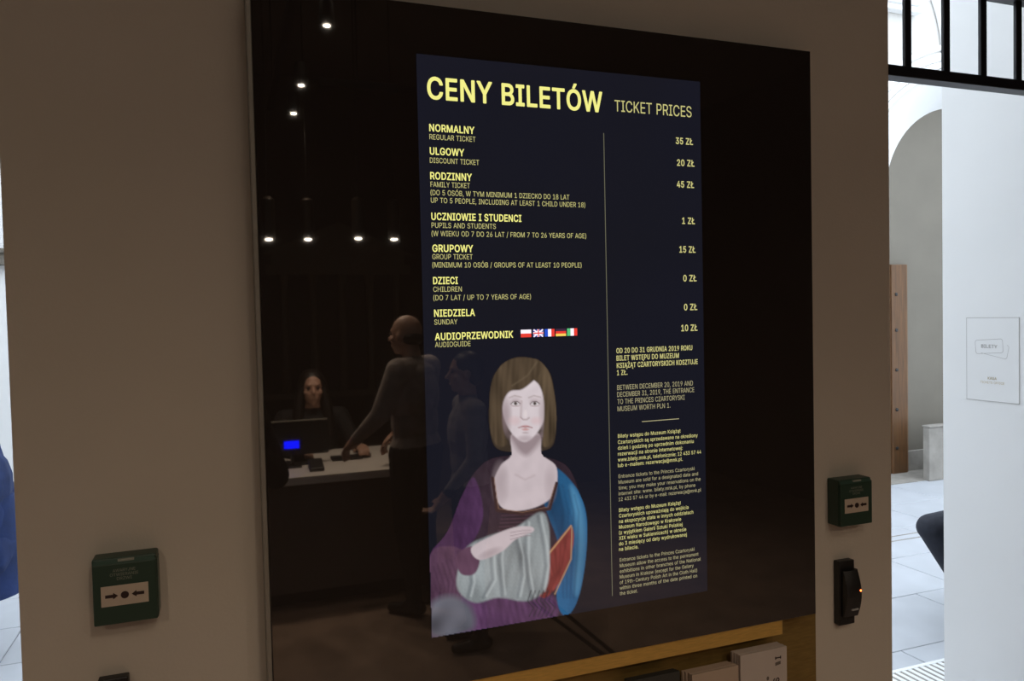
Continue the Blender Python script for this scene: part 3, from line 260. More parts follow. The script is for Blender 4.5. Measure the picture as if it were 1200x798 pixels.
def layout(txt, cap, width, bold):
    """text as verts/faces with its ink starting at x = 0, base line z = 0, capital height cap, ink width = width"""
    size = cap/CAPH; grow = (.017 if bold is True else bold or 0)
    def run(sx):
        x = 0; V = []; F = []
        for ch in txt:
            if ch == ' ': x += .235*sx; continue
            v, f = glyph(ch, sx, grow); n = len(V)
            V += [(a+x, b) for a, b in v]; F += [tuple(i+n for i in t) for t in f]
            x += GLYPHS[ch][0]/500*sx + (.020 if bold else 0)
        return V, F
    sx = .8
    for _ in range(3):
        V, F = run(sx)
        wd = (max(v[0] for v in V)-min(v[0] for v in V))*size
        if not width: break
        sx *= width/wd
    x0 = min(v[0] for v in V)
    return [((a-x0)*size, b*size) for a, b in V], F
def letter(mb, txt, p0, ux, uz, cap, width=None, bold=False, mi=0, centre=False):
    V, F = layout(txt, cap, width, bold); p0 = Vector(p0)
    if centre: p0 = p0 - Vector(ux)*max(v[0] for v in V)/2
    mb.add([p0+Vector(ux)*a+Vector(uz)*b for a, b in V], F, mi)
def flat_build(mb, name, m, parent, **k):
    """lettering: no normal recalculation across loose islands needed"""
    return mb.build(name, m, parent, **k)
WY = .06                                    # front of the plaster pier; the glass front of the board is y = 0
# ------------------------------------------------------------------ lamps of the ticket room
def spot(name, loc, target, power, size, blend=.5, r=.03, col=(1, .80, .60)):
    l = bpy.data.lights.new(name, 'SPOT'); l.energy = power; l.spot_size = math.radians(size); l.spot_blend = blend
    l.shadow_soft_size = r; l.color = col
    o = bpy.data.objects.new(name, l); COL.objects.link(o); o.location = loc
    o.rotation_euler = (Vector(target)-Vector(loc)).to_track_quat('-Z', 'Y').to_euler(); return o

# ------------------------------------------------------------------ the setting
S('wall_front', MB().box(-.635, 1.125, WY, WY+.3, 0, 3.6), M['wall'], origin=(0, WY, 0))
S('wall_front_left', MB().box(-3, -2.1, WY, WY+.3, 0, 3.6), M['wall'])
S('wall_front_right', MB().box(2.9, 4.2, WY, WY+.3, 0, 3.6), M['wall'])
S('wall_right', MB().box(4.2, 4.4, -5.5, WY+.3, 0, 3.6), M['dark'])
S('wall_left', MB().box(-3.2, -3, -5.5, WY+.3, 0, 3.6), M['dark'])
wb = S('wall_back', MB().box(-3.2, 4.4, -5.5, -5.3, 0, 3.6), M['dark'])
S('ceiling', MB().box(-3.2, 4.4, -5.5, WY+.3, 3.6, 3.7), M['ceil'])
S('trim_1', MB().box(-2.1, -.635, WY, WY+.3, 3.2, 3.6).box(1.125, 2.9, WY, WY+.3, 3.2, 3.6), M['wall'])
fl = S('floor', MB().box(-3.2, 4.4, -5.5, WY+.3, -.1, 0), M['floor'], origin=(0, 0, 0))
# dark inlay strips let into the brown floor
for a, b in (((650, 725), (700, 762)), ((664, 720), (718, 765))):
    p, q = mir(*a, 2, 0), mir(*b, 2, 0); d = (q-p); p = p-d*.6; q = q+d*2.2; n = Vector((-d.y, d.x, 0)).normalized()*.013
    S('inlay_strip', MB().add([p-n, p+n, q+n, q-n, *(v+Vector((0, 0, .002)) for v in (p-n, p+n, q+n, q-n))],
      [(0,1,2,3),(4,5,6,7),(0,1,5,4),(1,2,6,5),(2,3,7,6),(3,0,4,7)]), M['seam'], fl)
# the bright white return wall on the right with the sign on it
S('wall_passage', MB().box(2.4, 2.9, WY, 1.003, 0, 3.6), M['white'])
# hall behind: pale stone slabs, far wall with a splayed arch, skylit from above
hf = S('floor', MB().box(-3.2, 9, WY+.3, 5.2, -.1, -.006), M['grout'], origin=(0, 2, 0))
slab = None
sw, sd = .99, .51
for i in range(-4, 9):
    for j in range(9):
        x0 = .27+i*sw+(.33 if j % 2 else 0); y0 = .37+j*sd
        if x0 > 7.6 or x0 < -3.1: continue
        if slab is None:
            slab = MB().box(0, sw-.006, 0, sd-.006, -.03, 0).build('stone_slab', M['slab'], hf, bevel=.002, segs=1)
            sz = slab.location.z; c0 = Vector(((sw-.006)/2, (sd-.006)/2, 0))
            s = slab
        else:
            s = slab.copy(); COL.objects.link(s); s.parent = hf
        s.location = Vector((x0, y0, 0))+c0-Vector((0, 2, 0)) ; s.location.z = sz+random.uniform(-.0006, .0006)
# dark metal rail strips let into the slabs
for y in (2.765, 2.68):
    S('inlay_strip', MB().box(2.9, 8, y-.007, y+.007, -.002, .0015), M['plinth'], hf)

def arc(cx, cz, R, a0, a1, n): return [(cx+R*math.cos(math.radians(a0+(a1-a0)*i/n)), cz+R*math.sin(math.radians(a0+(a1-a0)*i/n))) for i in range(n+1)]
fa = [(6.247-1.447, 0)]+arc(6.247, 2.279, 1.447, 180, 0, 40)+[(6.247+1.447, 0)]
ba = [(6.521-.916, 0)]+arc(6.521, 2.634, .916, 180, 0, 40)+[(6.521+.916, 0)]
# far wall face with the arch cut out of it
def wall_with_arch(o, x0, x1, z1, y0, y1):
    m = MB(); n = len(o)
    outer = []
    for x, z in o:
        if z == 0: outer.append((x0 if x < 6.2 else x1, 0))
        else:
            d = Vector((x-6.247, z-2.279)).normalized(); ts = []
            if d.x > 1e-6: ts.append((x1-6.247)/d.x)
            if d.x < -1e-6: ts.append((x0-6.247)/d.x)
            if d.y > 1e-6: ts.append((z1-2.279)/d.y)
            t = min(ts); outer.append((6.247+d.x*t, 2.279+d.y*t))
    vs = [(x, y0, z) for x, z in o]+[(x, y0, z) for x, z in outer]
    return m.add(vs, [(i, i+1, n+i+1, n+i) for i in range(n-1)])
wm = wall_with_arch(fa, 4.05, 9, 5.2, 3.95, 4.35)
S('wall_far', wm, M['hall'])
n = len(fa)
S('trim_2', MB().add([(x, 3.95, z) for x, z in fa]+[(x, 4.35, z) for x, z in ba], [(i, i+1, n+i+1, n+i) for i in range(n-1)]), M['white'], smooth=True)
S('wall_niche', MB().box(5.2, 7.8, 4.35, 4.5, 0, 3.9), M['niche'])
S('wall_far_left', MB().box(-3.2, 4.05, 4.35, 4.55, 0, 5.2).box(3.95, 4.05, 3.95, 4.35, 0, 5.2), M['white'])
S('wall_hall_right', MB().box(9, 9.2, .3, 5, 0, 5.2), M['hall'])
S('wall_hall_left', MB().box(-3.2, -3, .36, 4.55, 0, 5.2), M['hall'])
for R, r in ((1.50, .022), (1.56, .03), (1.63, .038), (1.71, .026)):
    S('trim_3', MB().tube([(x, 3.945, z) for x, z in [(6.247-R, 0)]+arc(6.247, 2.279, R, 180, 0, 48)+[(6.247+R, 0)]], r, 8), M['white'], smooth=True)
S('trim_4', MB().tube([(x, 3.93, z) for x, z in arc(4.75, 3.85, 1.12, -12, 70, 20)], .02, 8), M['white'], smooth=True)
S('trim_5', MB().box(4.05, 5.55, 3.86, 3.95, 4.19, 4.24).box(4.05, 5.5, 3.83, 3.95, 4.24, 4.30), M['white'], bevel=.01)
S('baseboard_far', MB().box(5.822, 7.4, 4.325, 4.35, 0, .20), M['plinth'], bevel=.004)
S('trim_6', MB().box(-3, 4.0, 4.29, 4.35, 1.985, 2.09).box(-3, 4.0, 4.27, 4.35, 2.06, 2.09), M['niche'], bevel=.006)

# oak door inside the arch
d = thing('door_1', (5.44, 4.30, 0), 'oak door with dark studs standing in the arch beyond the doorway', 'door'); d['kind'] = 'structure'
del d['category']; del d['label']
MB().box(5.612, 5.80, 4.285, 4.345, 0, 2.003).build('door_frame', M['wood'], d, bevel=.006)
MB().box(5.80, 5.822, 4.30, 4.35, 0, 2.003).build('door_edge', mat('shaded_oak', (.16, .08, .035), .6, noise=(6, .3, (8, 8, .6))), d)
S('trim_10', MB().box(4.9, 7.3, 3.96, 4.34, 0, .006), M['plinth'])
MB().box(5.17, 5.612, 4.30, 4.34, 0, 2.003).build('door_leaf', M['wood'], d, bevel=.003)
for z in (.25, .62, 1.0, 1.38, 1.72):
    MB().lathe((5.665, 4.285, z), [(.017, 0), (.015, -.008), (.006, -.012)], 12, 1).build('stud', M['blk'], d, smooth=True)

o = MB().box(5.66, 6.5, 3.92, 3.99, 0, .49).box(5.655, 6.505, 3.912, 3.998, .49, .51).build('stone_pedestal', M['plinth'], bevel=.008,
    label='rough grey stone pedestal block at the foot of the arch in the hall', cat='pedestal')

# ------------------------------------------------------------------ black steel transom grille over the doorway
g = thing('transom_grille', (1.7, .16, 2.165), 'black steel grille of upright bars over the doorway on the right', 'grille')
MB().box(1.13, 2.395, .14, .18, 2.165, 2.192).build('bottom_rail', M['steel'], g, bevel=.002)
MB().box(1.13, 2.395, .14, .18, 2.402, 2.43).build('middle_rail', M['steel'], g, bevel=.002)
MB().box(1.13, 2.395, .14, .18, 3.17, 3.198).build('top_rail', M['steel'], g, bevel=.002)
bar = None
for i in range(9):
    x = 1.277+.1297*i
    if bar is None: bar = b = MB().box(x+.001, x+.0225, .152, .162, 2.192, 3.17).build('bar', M['steel'], g, bevel=.002)
    else:
        b = bar.copy(); COL.objects.link(b); b.parent = g; b.location = bar.location+Vector((.1297*i, 0, 0))

# ------------------------------------------------------------------ ticket office sign on the white wall
sg = thing('ticket_office_sign', (2.4, .785, 1.23), 'white rectangular sign with thin outline and two overlapping tickets on the bright wall', 'sign')
def sp_(y, z): return (2.3982, y, z)
P0, P1, Z0, Z1 = .896, .681, 1.232, 1.552
MB().box(2.3985, 2.4, P1, P0, Z0, Z1).build('sign_panel', M['white'], sg, bevel=.0006)
fr = MB()
def strip(mb, pts, wdt, closed=True):
    n = len(pts)
    for i in range(n if closed else n-1):
        a = Vector(pts[i]); b = Vector(pts[(i+1) % n]); u = (b-a).normalized(); v = Vector((-u.y, u.x))*wdt/2
        q = [a-u*wdt/2-v, b+u*wdt/2-v, b+u*wdt/2+v, a-u*wdt/2+v]
        mb.add([sp_(P0-p.x, p.y) for p in q], [(0, 1, 2, 3)])
W_, H_ = P0-P1, Z1-Z0
strip(fr, [(.001, Z0+.001), (W_-.001, Z0+.001), (W_-.001, Z1-.001), (.001, Z1-.001)], .0022); fr.build('outline', M['sline'], sg)
def rrect(cx, cz, w2, h2, r, ang):
    o = []
    for sx, sz, a0 in ((1, 1, 0), (-1, 1, 90), (-1, -1, 180), (1, -1, 270)):
        for k in range(4):
            a = math.radians(a0+30*k); x = sx*(w2-r)+r*math.cos(a); z = sz*(h2-r)+r*math.sin(a)
            o.append((cx+x*math.cos(ang)-z*math.sin(ang), cz+x*math.sin(ang)+z*math.cos(ang)))
    return o
tk = MB(); strip(tk, rrect(.095, 1.442, .056, .026, .008, .07), .0016); tk.build('front_ticket', M['sline'], sg)
tk = MB(); t = rrect(.116, 1.432, .056, .026, .008, -.20); [strip(tk, [a_, b_], .0014, False) for a_, b_ in zip(t, t[1:]+t[:1]) if (a_[0] > .150 or a_[1] < 1.417) and (b_[0] > .150 or b_[1] < 1.417)]; tk.build('rear_ticket', M['sline'], sg)
def sign_text(txt, xc, z, cap, wd, bold, m):
    mb = MB(); letter(mb, txt, (2.3981, P0-xc+wd/2, z), (0, -1, 0), (0, 0, 1), cap, wd, bold); mb.build('sign_text', m, sg)
sign_text('BILETY', .096, 1.436, .0125, .066, True, M['sline'])
sign_text('KASA', .108, 1.316, .0095, .036, True, M['sgold'])
sign_text('TICKETS OFFICE', .108, 1.300, .0085, .098, False, M['sgold'])

# white floor grille in the hall
gr = thing('floor_grille', (2.6, 1.15, 0), 'white slotted floor grille let into the pale slabs past the doorway', 'grille')
MB().box(1.9, 3.1, 1.225, 1.245, 0, .004).box(1.9, 3.1, 1.02, 1.04, 0, .004).build('grille_frame', M['grate'], gr)
sl = None
for i in range(34):
    if sl is None: sl = q = MB().box(1.915, 1.935, 1.04, 1.225, 0, .003).build('slat', M['grate'], gr)
    else:
        q = sl.copy(); COL.objects.link(q); q.parent = gr; q.location = sl.location+Vector((.0352*i, 0, 0))
MB().box(1.9, 3.1, 1.03, 1.235, 0, .0008).build('grille_bed', M['plinth'], gr)

# ------------------------------------------------------------------ the ticket board
tb = thing('ticket_board', (.29, .03, .94), 'large black glass ticket price board with a lit portrait screen on the pier', 'board')
MB().box(-.268, .848, 0, .012, .944, 2.141).build('glass_panel', M['glass'], tb, bevel=.0012)
MB().box(-.255, .835, .012, .06, .955, 2.13).build('housing', M['blk'], tb)
MB().box(-.276, -.2685, .002, .06, .944, 2.141).build('edge_strip', M['rim'], tb, bevel=.001)
E_ = .0006
SX0, SX1, SZ0, SZ1 = 0.0, .5737, 1.0345, 2.0545
scr = screen_mat('lit_screen_navy', (.0072, .0075, .0128))
nt = scr.node_tree; tcn = nt.nodes.new('ShaderNodeTexCoord'); nz = nt.nodes.new('ShaderNodeTexNoise'); nz.inputs['Scale'].default_value = 2.2
rp = nt.nodes.new('ShaderNodeValToRGB'); rp.color_ramp.elements[0].color = (.0085, .0083, .0105, 1); rp.color_ramp.elements[1].color = (.0095, .0100, .0195, 1)
nt.links.new(tcn.outputs['Object'], nz.inputs['Vector']); nt.links.new(nz.outputs['Fac'], rp.inputs[0]); nt.links.new(rp.outputs[0], nt.nodes['Principled BSDF'].inputs['Emission Color'])
screen = MB().add([(SX0, -E_, SZ0), (SX1, -E_, SZ0), (SX1, -E_, SZ1), (SX0, -E_, SZ1)], [(0, 1, 2, 3)]).build('display_screen', scr, tb)
YEL = screen_mat('lit_yellow', rgb(226, 222, 128), 1.15); YEL2 = screen_mat('lit_pale_yellow', rgb(196, 190, 124), 1.05)
DIM = screen_mat('lit_dim_yellow', rgb(176, 168, 128), .95); RULE = screen_mat('lit_rule', rgb(120, 118, 96), .8)
def bp(px, py):
    p = at(px, py, 1, 0); return p
def line(mb, txt, xl, yb, xr, cap, bold, ref=None):
    p = bp(xl, yb); q = bp(xr, yb); z = bp(xl, yb).z
    letter(mb, txt, (p.x, -2*E_, z), (1, 0, 0), (0, 0, 1), cap, q.x-p.x, bold)
def block(name, lines, m):
    mb = MB()
    for l in lines: line(mb, *l)
    mb.build(name, m, screen)
block('title_text', [('CENY BILETÓW', 500.5, 115.3, 705.5, .0365, True)], YEL)
block('title_text', [('TICKET PRICES', 720, 130.5, 810, .0212, False)], YEL2)
T = .0121; TS = .0090
items = [('NORMALNY', 502.9, 153.7, 555.8), ('ULGOWY', 503.5, 181, 543.8), ('RODZINNY', 504, 210, 552.8),
 ('UCZNIOWIE I STUDENCI', 505.3, 257.6, 610.8), ('GRUPOWY', 506.5, 295, 554.3), ('DZIECI', 507.4, 332.9, 536.5),
 ('NIEDZIELA', 508.6, 371.1, 556.4), ('AUDIOPRZEWODNIK', 509.5, 398.6, 601.2)]
for t_ in items: block('tariff_name', [(*t_, T, True)], YEL)
subs = [[('REGULAR TICKET', 503.2, 163.3, 557)], [('DISCOUNT TICKET', 503.6, 190.8, 561.2)],
 [('FAMILY TICKET', 504.4, 219, 550.4), ('(DO 5 OSÓB, W TYM MINIMUM 1 DZIECKO DO 18 LAT', 504.4, 228.6, 666.8),
  ('UP TO 5 PEOPLE, INCLUDING AT LEAST 1 CHILD UNDER 18)', 504.8, 237.6, 685.4)],
 [('PUPILS AND STUDENTS', 505.6, 266.9, 580.8), ('(W WIEKU OD 7 DO 26 LAT / FROM 7 TO 26 YEARS OF AGE)', 505.6, 276.6, 686.6)],
 [('GROUP TICKET', 506.5, 303.8, 553.7), ('(MINIMUM 10 OSÓB / GROUPS OF AT LEAST 10 PEOPLE)', 506.5, 313.4, 681.2)],
 [('CHILDREN', 507.6, 342, 541), ('(DO 7 LAT / UP TO 7 YEARS OF AGE)', 507.8, 352, 622)],
 [('SUNDAY', 508.8, 380.5, 536)], [('AUDIOGUIDE', 509.7, 407, 551.3)]]
for s_ in subs: block('tariff_note', [(*l, TS, False) for l in s_], YEL2)
for t_ in [('35 ZŁ', 791.6, 168.6, 811.7), ('20 ZŁ', 793, 194.2, 813.5), ('45 ZŁ', 792.8, 219.5, 813), ('1 ZŁ', 799, 262.3, 814),
           ('15 ZŁ', 795.8, 295.9, 814.7), ('0 ZŁ', 800.3, 329.6, 816), ('0 ZŁ', 801.2, 363.5, 816.8), ('10 ZŁ', 798, 388, 817.1)]:
    block('price', [(*t_, T, True)], YEL2)
NB, NS = .0094, .0094; PB = .0069
block('notice_text', [('OD 20 DO 31 GRUDNIA 2019 ROKU', 722, 413.9, 811), ('BILET WSTĘPU DO MUZEUM', 722.2, 422.6, 795.3),
  ('KSIĄŻĄT CZARTORYSKICH KOSZTUJE', 722.5, 431.2, 817.4), ('1 ZŁ.', 722.7, 439.6, 735)] and
  [(a, b, c, d_, NB, .013) for a, b, c, d_ in (('OD 20 DO 31 GRUDNIA 2019 ROKU', 722, 413.9, 811), ('BILET WSTĘPU DO MUZEUM', 722.2, 422.6, 795.3),
  ('KSIĄŻĄT CZARTORYSKICH KOSZTUJE', 722.5, 431.2, 817.4), ('1 ZŁ.', 722.7, 439.6, 735))], YEL2)
block('notice_text', [(a, b, c, d_, NS, False) for a, b, c, d_ in (('BETWEEN DECEMBER 20, 2019 AND', 723, 457, 811.7), ('DECEMBER 31, 2019, THE ENTRANCE', 723, 465.2, 813.3),
  ('TO THE PRINCES CZARTORYSKI', 723.2, 473.6, 802), ('MUSEUM WORTH PLN 1.', 723.4, 482, 785.3))], DIM)
block('notice_text', [(a, 723.8, c, d_, PB, .008) for a, c, d_ in (('Bilety wstępu do Muzeum Książąt', 513, 797.3), ('Czartoryskich są sprzedawane na określony', 520.1, 817.4),
  ('dzień i godzinę po uprzednim dokonaniu', 527, 812.7), ('rezerwacji na stronie internetowej:', 533.9, 799.7),
  ('www.bilety.mnk.pl, telefonicznie: 12 433 57 44', 540.8, 821.4), ('lub e-mailem: rezerwacja@mnk.pl.', 547.4, 799.7))], YEL2)
block('notice_text', [(a, 724.6, c, d_, PB, False) for a, c, d_ in (('Entrance tickets to the Princes Czartoryski', 560.2, 813.7), ('Museum are sold for a designated date and', 567, 817.8),
  ('time; you may make your reservations on the', 573.8, 820.8), ('internet site: www. bilety.mnk.pl, by phone', 580.5, 814.7), ('12 433 57 44 or by e-mail: rezerwacja@mnk.pl', 587.2, 821.4))], DIM)
block('notice_text', [(a, 725.1, c, d_, PB, .008) for a, c, d_ in (('Bilety wstępu do Muzeum Książąt', 599.8, 797.7), ('Czartoryskich upoważniają do wejścia', 606.4, 806.7),
  ('na ekspozycje stałe w innych oddziałach', 613, 812.3), ('Muzeum Narodowego w Krakowie', 619.6, 798), ('(z wyjątkiem Galerii Sztuki Polskiej', 626.2, 799.7),
  ('XIX wieku w Sukiennicach) w okresie', 632.7, 804), ('do 3 miesięcy od daty wydrukowanej', 639.2, 804.7), ('na bilecie.', 645.6, 748))], YEL2)
block('notice_text', [(a, 726, c, d_, PB, False) for a, c, d_ in (('Entrance tickets to the Princes Czartoryski', 658.2, 813.7), ('Museum allow the access to the permanent', 664.8, 818.4),
  ('exhibitions in other branches of the National', 671.4, 821), ('Museum in Krakow (except for the Gallery', 678, 812.7), ('of 19th-Century Polish Art in the Cloth Hall)', 684.5, 816.8),
  ('within three months of the date printed on', 691, 816.8), ('the ticket.', 697.4, 747))], DIM)
def flat(name, quads, m, parent, dy=2):
    mb = MB()
    for x0, x1, z0, z1 in quads: mb.add([(x0, -dy*E_, z0), (x1, -dy*E_, z0), (x1, -dy*E_, z1), (x0, -dy*E_, z1)], [(0, 1, 2, 3)])
    return mb.build(name, m, parent)
ra, rb = bp(706.5, 156), bp(717.9, 698); xm = (ra.x+rb.x)/2
flat('divider_rule', [(xm-.0007, xm+.0007, rb.z, ra.z)], RULE, screen)
ra, rb = bp(751.8, 494.3), bp(795.3, 490.3); zz = (ra.z+rb.z)/2
flat('short_rule', [(ra.x, rb.x, zz-.0007, zz+.0007)], DIM, screen)
# the five small national flags after the audio guide line
FW_ = {k: screen_mat('lit_flag_'+k, c, 1.1) for k, c in dict(white=rgb(250, 240, 252), red=rgb(225, 60, 50), blue=rgb(40, 80, 200), navy=rgb(60, 55, 150),
        gold=rgb(240, 205, 90), green=rgb(90, 190, 120), black=rgb(60, 40, 60)).items()}
zt, zb = bp(640, 385.6).z, bp(640, 394.4).z; zh = zt-zb
for k, (xa, xb) in enumerate(((610, 622.3), (624.4, 636.4), (638, 649.6), (651, 663), (664.3, 676.2))):
    xa, xb = bp(xa, 390).x, bp(xb, 390).x; w3 = (xb-xa)/3; h3 = zh/3
    if k == 0: f = flat('flag', [(xa, xb, zb+zh/2, zt)], FW_['white'], screen); flat
    def sub(q, c, dy=2): return flat('flag_stripe', q, FW_[c], screen, dy)
    if k == 0: sub([(xa, xb, zb, zb+zh/2)], 'red')
    if k == 1:
        f = flat('flag', [(xa, xb, zb, zt)], FW_['navy'], screen)
        mb = MB(); cx, cz = (xa+xb)/2, (zb+zt)/2
        for s1 in (1, -1):
            a = Vector((xa, zb if s1 > 0 else zt)); b_ = Vector((xb, zt if s1 > 0 else zb)); u = (b_-a).normalized(); v = Vector((-u.y, u.x))*.0014
            mb.add([(p.x, -3*E_, p.y) for p in (a-v+u*.001, b_-v-u*.001, b_+v-u*.001, a+v+u*.001)], [(0, 1, 2, 3)])
        mb.add([(xa, -3*E_, cz-.0022), (xb, -3*E_, cz-.0022), (xb, -3*E_, cz+.0022), (xa, -3*E_, cz+.0022)], [(0, 1, 2, 3)])
        mb.add([(cx-.0022, -3*E_, zb), (cx+.0022, -3*E_, zb), (cx+.0022, -3*E_, zt), (cx-.0022, -3*E_, zt)], [(0, 1, 2, 3)])
        mb.build('flag_saltire', FW_['white'], screen)
        sub([(xa, xb, cz-.0011, cz+.0011), (cx-.0011, cx+.0011, zb, zt)], 'red', 4)
    if k in (2, 4):
        f = flat('flag', [(xa+w3, xb-w3, zb, zt)], FW_['white'], screen); sub([(xa, xa+w3, zb, zt)], 'blue' if k == 2 else 'green'); sub([(xb-w3, xb, zb, zt)], 'red')
    if k == 3:
        f = flat('flag', [(xa, xb, zb+2*h3, zt)], FW_['black'], screen); sub([(xa, xb, zb+h3, zb+2*h3)], 'red'); sub([(xa, xb, zb, zb+h3)], 'gold')
# ------------------------------------------------------------------ flat portrait picture on the screen (a plain figure of its own design)
def smooth_poly(p, k=6):
    p = np.array(p, float); n = len(p); out = []
    for i in range(n):
        a, b, c, d_ = p[i-1], p[i], p[(i+1) % n], p[(i+2) % n]
        for t in np.arange(k)/k:
            out.append(.5*((2*b)+(-a+c)*t+(2*a-5*b+4*c-d_)*t*t+(-a+3*b-3*c+d_)*t**3))
    return np.array(out)
GX = np.arange(498, 694, 1.1); GY = np.arange(412, 752, 1.1)
PX, PY = np.meshgrid(GX, GY)
def sdf(p, X=None, Y=None):
    X = PX if X is None else X; Y = PY if Y is None else Y
    dmin = np.full(X.shape, 1e9); ins = np.zeros(X.shape, bool); n = len(p)
    for i in range(n):
        ax, ay = p[i]; bx, by = p[(i+1) % n]; dx, dy = bx-ax, by-ay; L = dx*dx+dy*dy+1e-9
        t = np.clip(((X-ax)*dx+(Y-ay)*dy)/L, 0, 1); dmin = np.minimum(dmin, (X-ax-t*dx)**2+(Y-ay-t*dy)**2)
        if (ay > by) != (ay == by) or True:
            c = ((ay > Y) != (by > Y)); xx = dx*(Y-ay)/(dy if abs(dy) > 1e-9 else 1e-9)+ax; ins ^= c & (X < xx)
    d_ = np.sqrt(dmin); return np.where(ins, -d_, d_)
img = np.zeros(PX.shape+(3,)); alpha = np.zeros(PX.shape)
def noise2(sx, sy, seed):
    rs = np.random.RandomState(seed); out = np.zeros(PX.shape)
    for _ in range(14):
        a, b, c = rs.uniform(-1, 1, 3); out += np.sin(PX/sx*a*3+PY/sy*b*3+c*9)
    return out/5
def blendc(mask, col, vary=None):
    global img, alpha
    c = np.array(lin3(col)) if not isinstance(col, np.ndarray) else col
    c = np.broadcast_to(c, img.shape).copy()
    if vary is not None: c = c*np.clip(1+vary[..., None], .15, 2.2)
    img = img*(1-mask[..., None])+c*mask[..., None]; alpha = np.maximum(alpha, mask)
def lin3(c): return [lin(v) for v in c]
def shape(poly, col, soft=1.0, vary=None, sm=True, k=1.0):
    d_ = sdf(smooth_poly(poly) if sm else np.array(poly, float)); m = np.clip(.5-d_/soft, 0, 1)*k; blendc(m, col, vary); return d_
def blob(cx, cy, rx, ry, col, k=1.0, p=2.0, ang=0):
    x, y = PX-cx, PY-cy; c, s = math.cos(ang), math.sin(ang); x, y = x*c+y*s, -x*s+y*c
    d_ = np.sqrt((x/rx)**2+(y/ry)**2); m = np.clip(1-d_**p, 0, 1)*k; blendc(m, col)
def stroke(pts, wd, col, k=1.0, soft=1.0):
    global img
    dm = np.full(PX.shape, 1e9)
    for (ax, ay), (bx, by) in zip(pts[:-1], pts[1:]):
        dx, dy = bx-ax, by-ay; t = np.clip(((PX-ax)*dx+(PY-ay)*dy)/(dx*dx+dy*dy+1e-9), 0, 1)
        dm = np.minimum(dm, np.hypot(PX-ax-t*dx, PY-ay-t*dy))
    m = np.clip(.5-(dm-wd/2)/soft, 0, 1)*k*alpha; blendc(m, col)
fold = noise2(26, 60, 1)*.16; fold2 = noise2(14, 40, 5)*.2; fine = noise2(7, 9, 9)*.06
# long loose hair behind
cloth = noise2(3, 9, 31)*.10+noise2(30, 55, 1)*.18; weave = noise2(1.6, 1.9, 33)*.05
shape([(582, 434), (602, 419), (628, 421), (645, 438), (650, 470), (652, 498), (648, 522), (632, 529), (600, 530), (580, 524), (573, 500), (573, 470), (575, 450)], (58, 48, 40), 2, fold2)
# gown in brown and plum
shape([(560, 548), (590, 534), (650, 538), (674, 562), (684, 620), (676, 700), (640, 730), (560, 738), (510, 744), (512, 700), (530, 640), (540, 585)], (50, 38, 46), 1.6, cloth+weave)
shape([(541, 580), (556, 560), (566, 604), (550, 640), (524, 658), (503, 664), (505, 646), (524, 622)], (66, 42, 70), 1.6, cloth*1.6+weave)
shape([(503, 654), (528, 640), (550, 652), (556, 676), (536, 706), (520, 738), (505, 744)], (84, 58, 78), 2, cloth*1.8+weave)
for k in range(7): stroke([(508+5*k, 664-2*k), (516+5*k, 690-3*k), (513+5*k, 716-3*k)], 1.2, (52, 36, 50), .5, 2.5)
shape([(540, 700), (575, 696), (640, 692), (652, 722), (600, 733), (535, 742)], (82, 54, 84), 4, cloth*2+weave)
shape([(506, 708), (530, 698), (552, 712), (552, 738), (507, 745)], (98, 98, 108), 9, noise2(16, 16, 8)*.3)
# front panel of the gown with narrow tucks
for k in range(8): stroke([(588-k, 604+4.4*k), (640-k*.4, 602+4.2*k)], 1.2, (96, 68, 80), .5, 1.6)
# blue shawl
BL = noise2(8, 52, 3)*.20+noise2(30, 60, 13)*.16
shape([(646, 548), (662, 556), (680, 580), (688, 610), (686, 660), (676, 706), (662, 722), (652, 700), (654, 640), (642, 604), (634, 572)], (38, 84, 122), 2, BL+weave)
shape([(668, 570), (681, 592), (685, 632), (679, 690), (673, 690), (676, 630)], (86, 142, 176), 7, BL, True, .55)
shape([(646, 556), (656, 574), (662, 610), (656, 640), (648, 612), (638, 580)], (20, 44, 72), 7, None, True, .6)
for k in range(4): stroke([(652+7*k, 562+6*k), (660+6*k, 600), (658+6*k, 650), (660+4*k, 700)], 1.3, (20, 48, 78), .45, 3)
# rust red lining
shape([(668, 618), (672, 634), (662, 672), (640, 700), (628, 690), (630, 662), (648, 640)], (118, 52, 50), 1.6, noise2(9, 16, 7)*.25+cloth)
for k in range(5): stroke([(664-k*7, 628+8*k), (658-k*3, 664+3*k), (644-k*2, 694)], 1.3, (76, 30, 32), .5, 2.6)
stroke([(669, 616), (650, 640), (632, 662)], 1.8, (176, 132, 96)); stroke([(670, 618), (669, 655), (650, 696)], 1.4, (160, 128, 100))
# neck and square neckline
SK = (196, 182, 186); sk = fine*.6
shape([(600, 508), (631, 508), (635, 532), (652, 548), (648, 580), (622, 596), (590, 596), (578, 570), (586, 546), (599, 533)], SK, 1.6, sk)
blob(586, 566, 12, 30, (150, 134, 138), .55); blob(645, 566, 9, 26, (160, 144, 148), .5)
stroke([(577, 560), (582, 598), (612, 602), (644, 596), (652, 566)], 3.4, (60, 42, 42)); stroke([(579, 560), (584, 596), (612, 600), (642, 594), (650, 568)], .9, (130, 96, 74), .8)
shape([(600, 518), (616, 534), (634, 516), (634, 508), (600, 508)], (132, 114, 118), 7, None, True, .8)
stroke([(604, 556), (615, 562), (626, 557)], 1.4, (168, 150, 152), .6, 3)
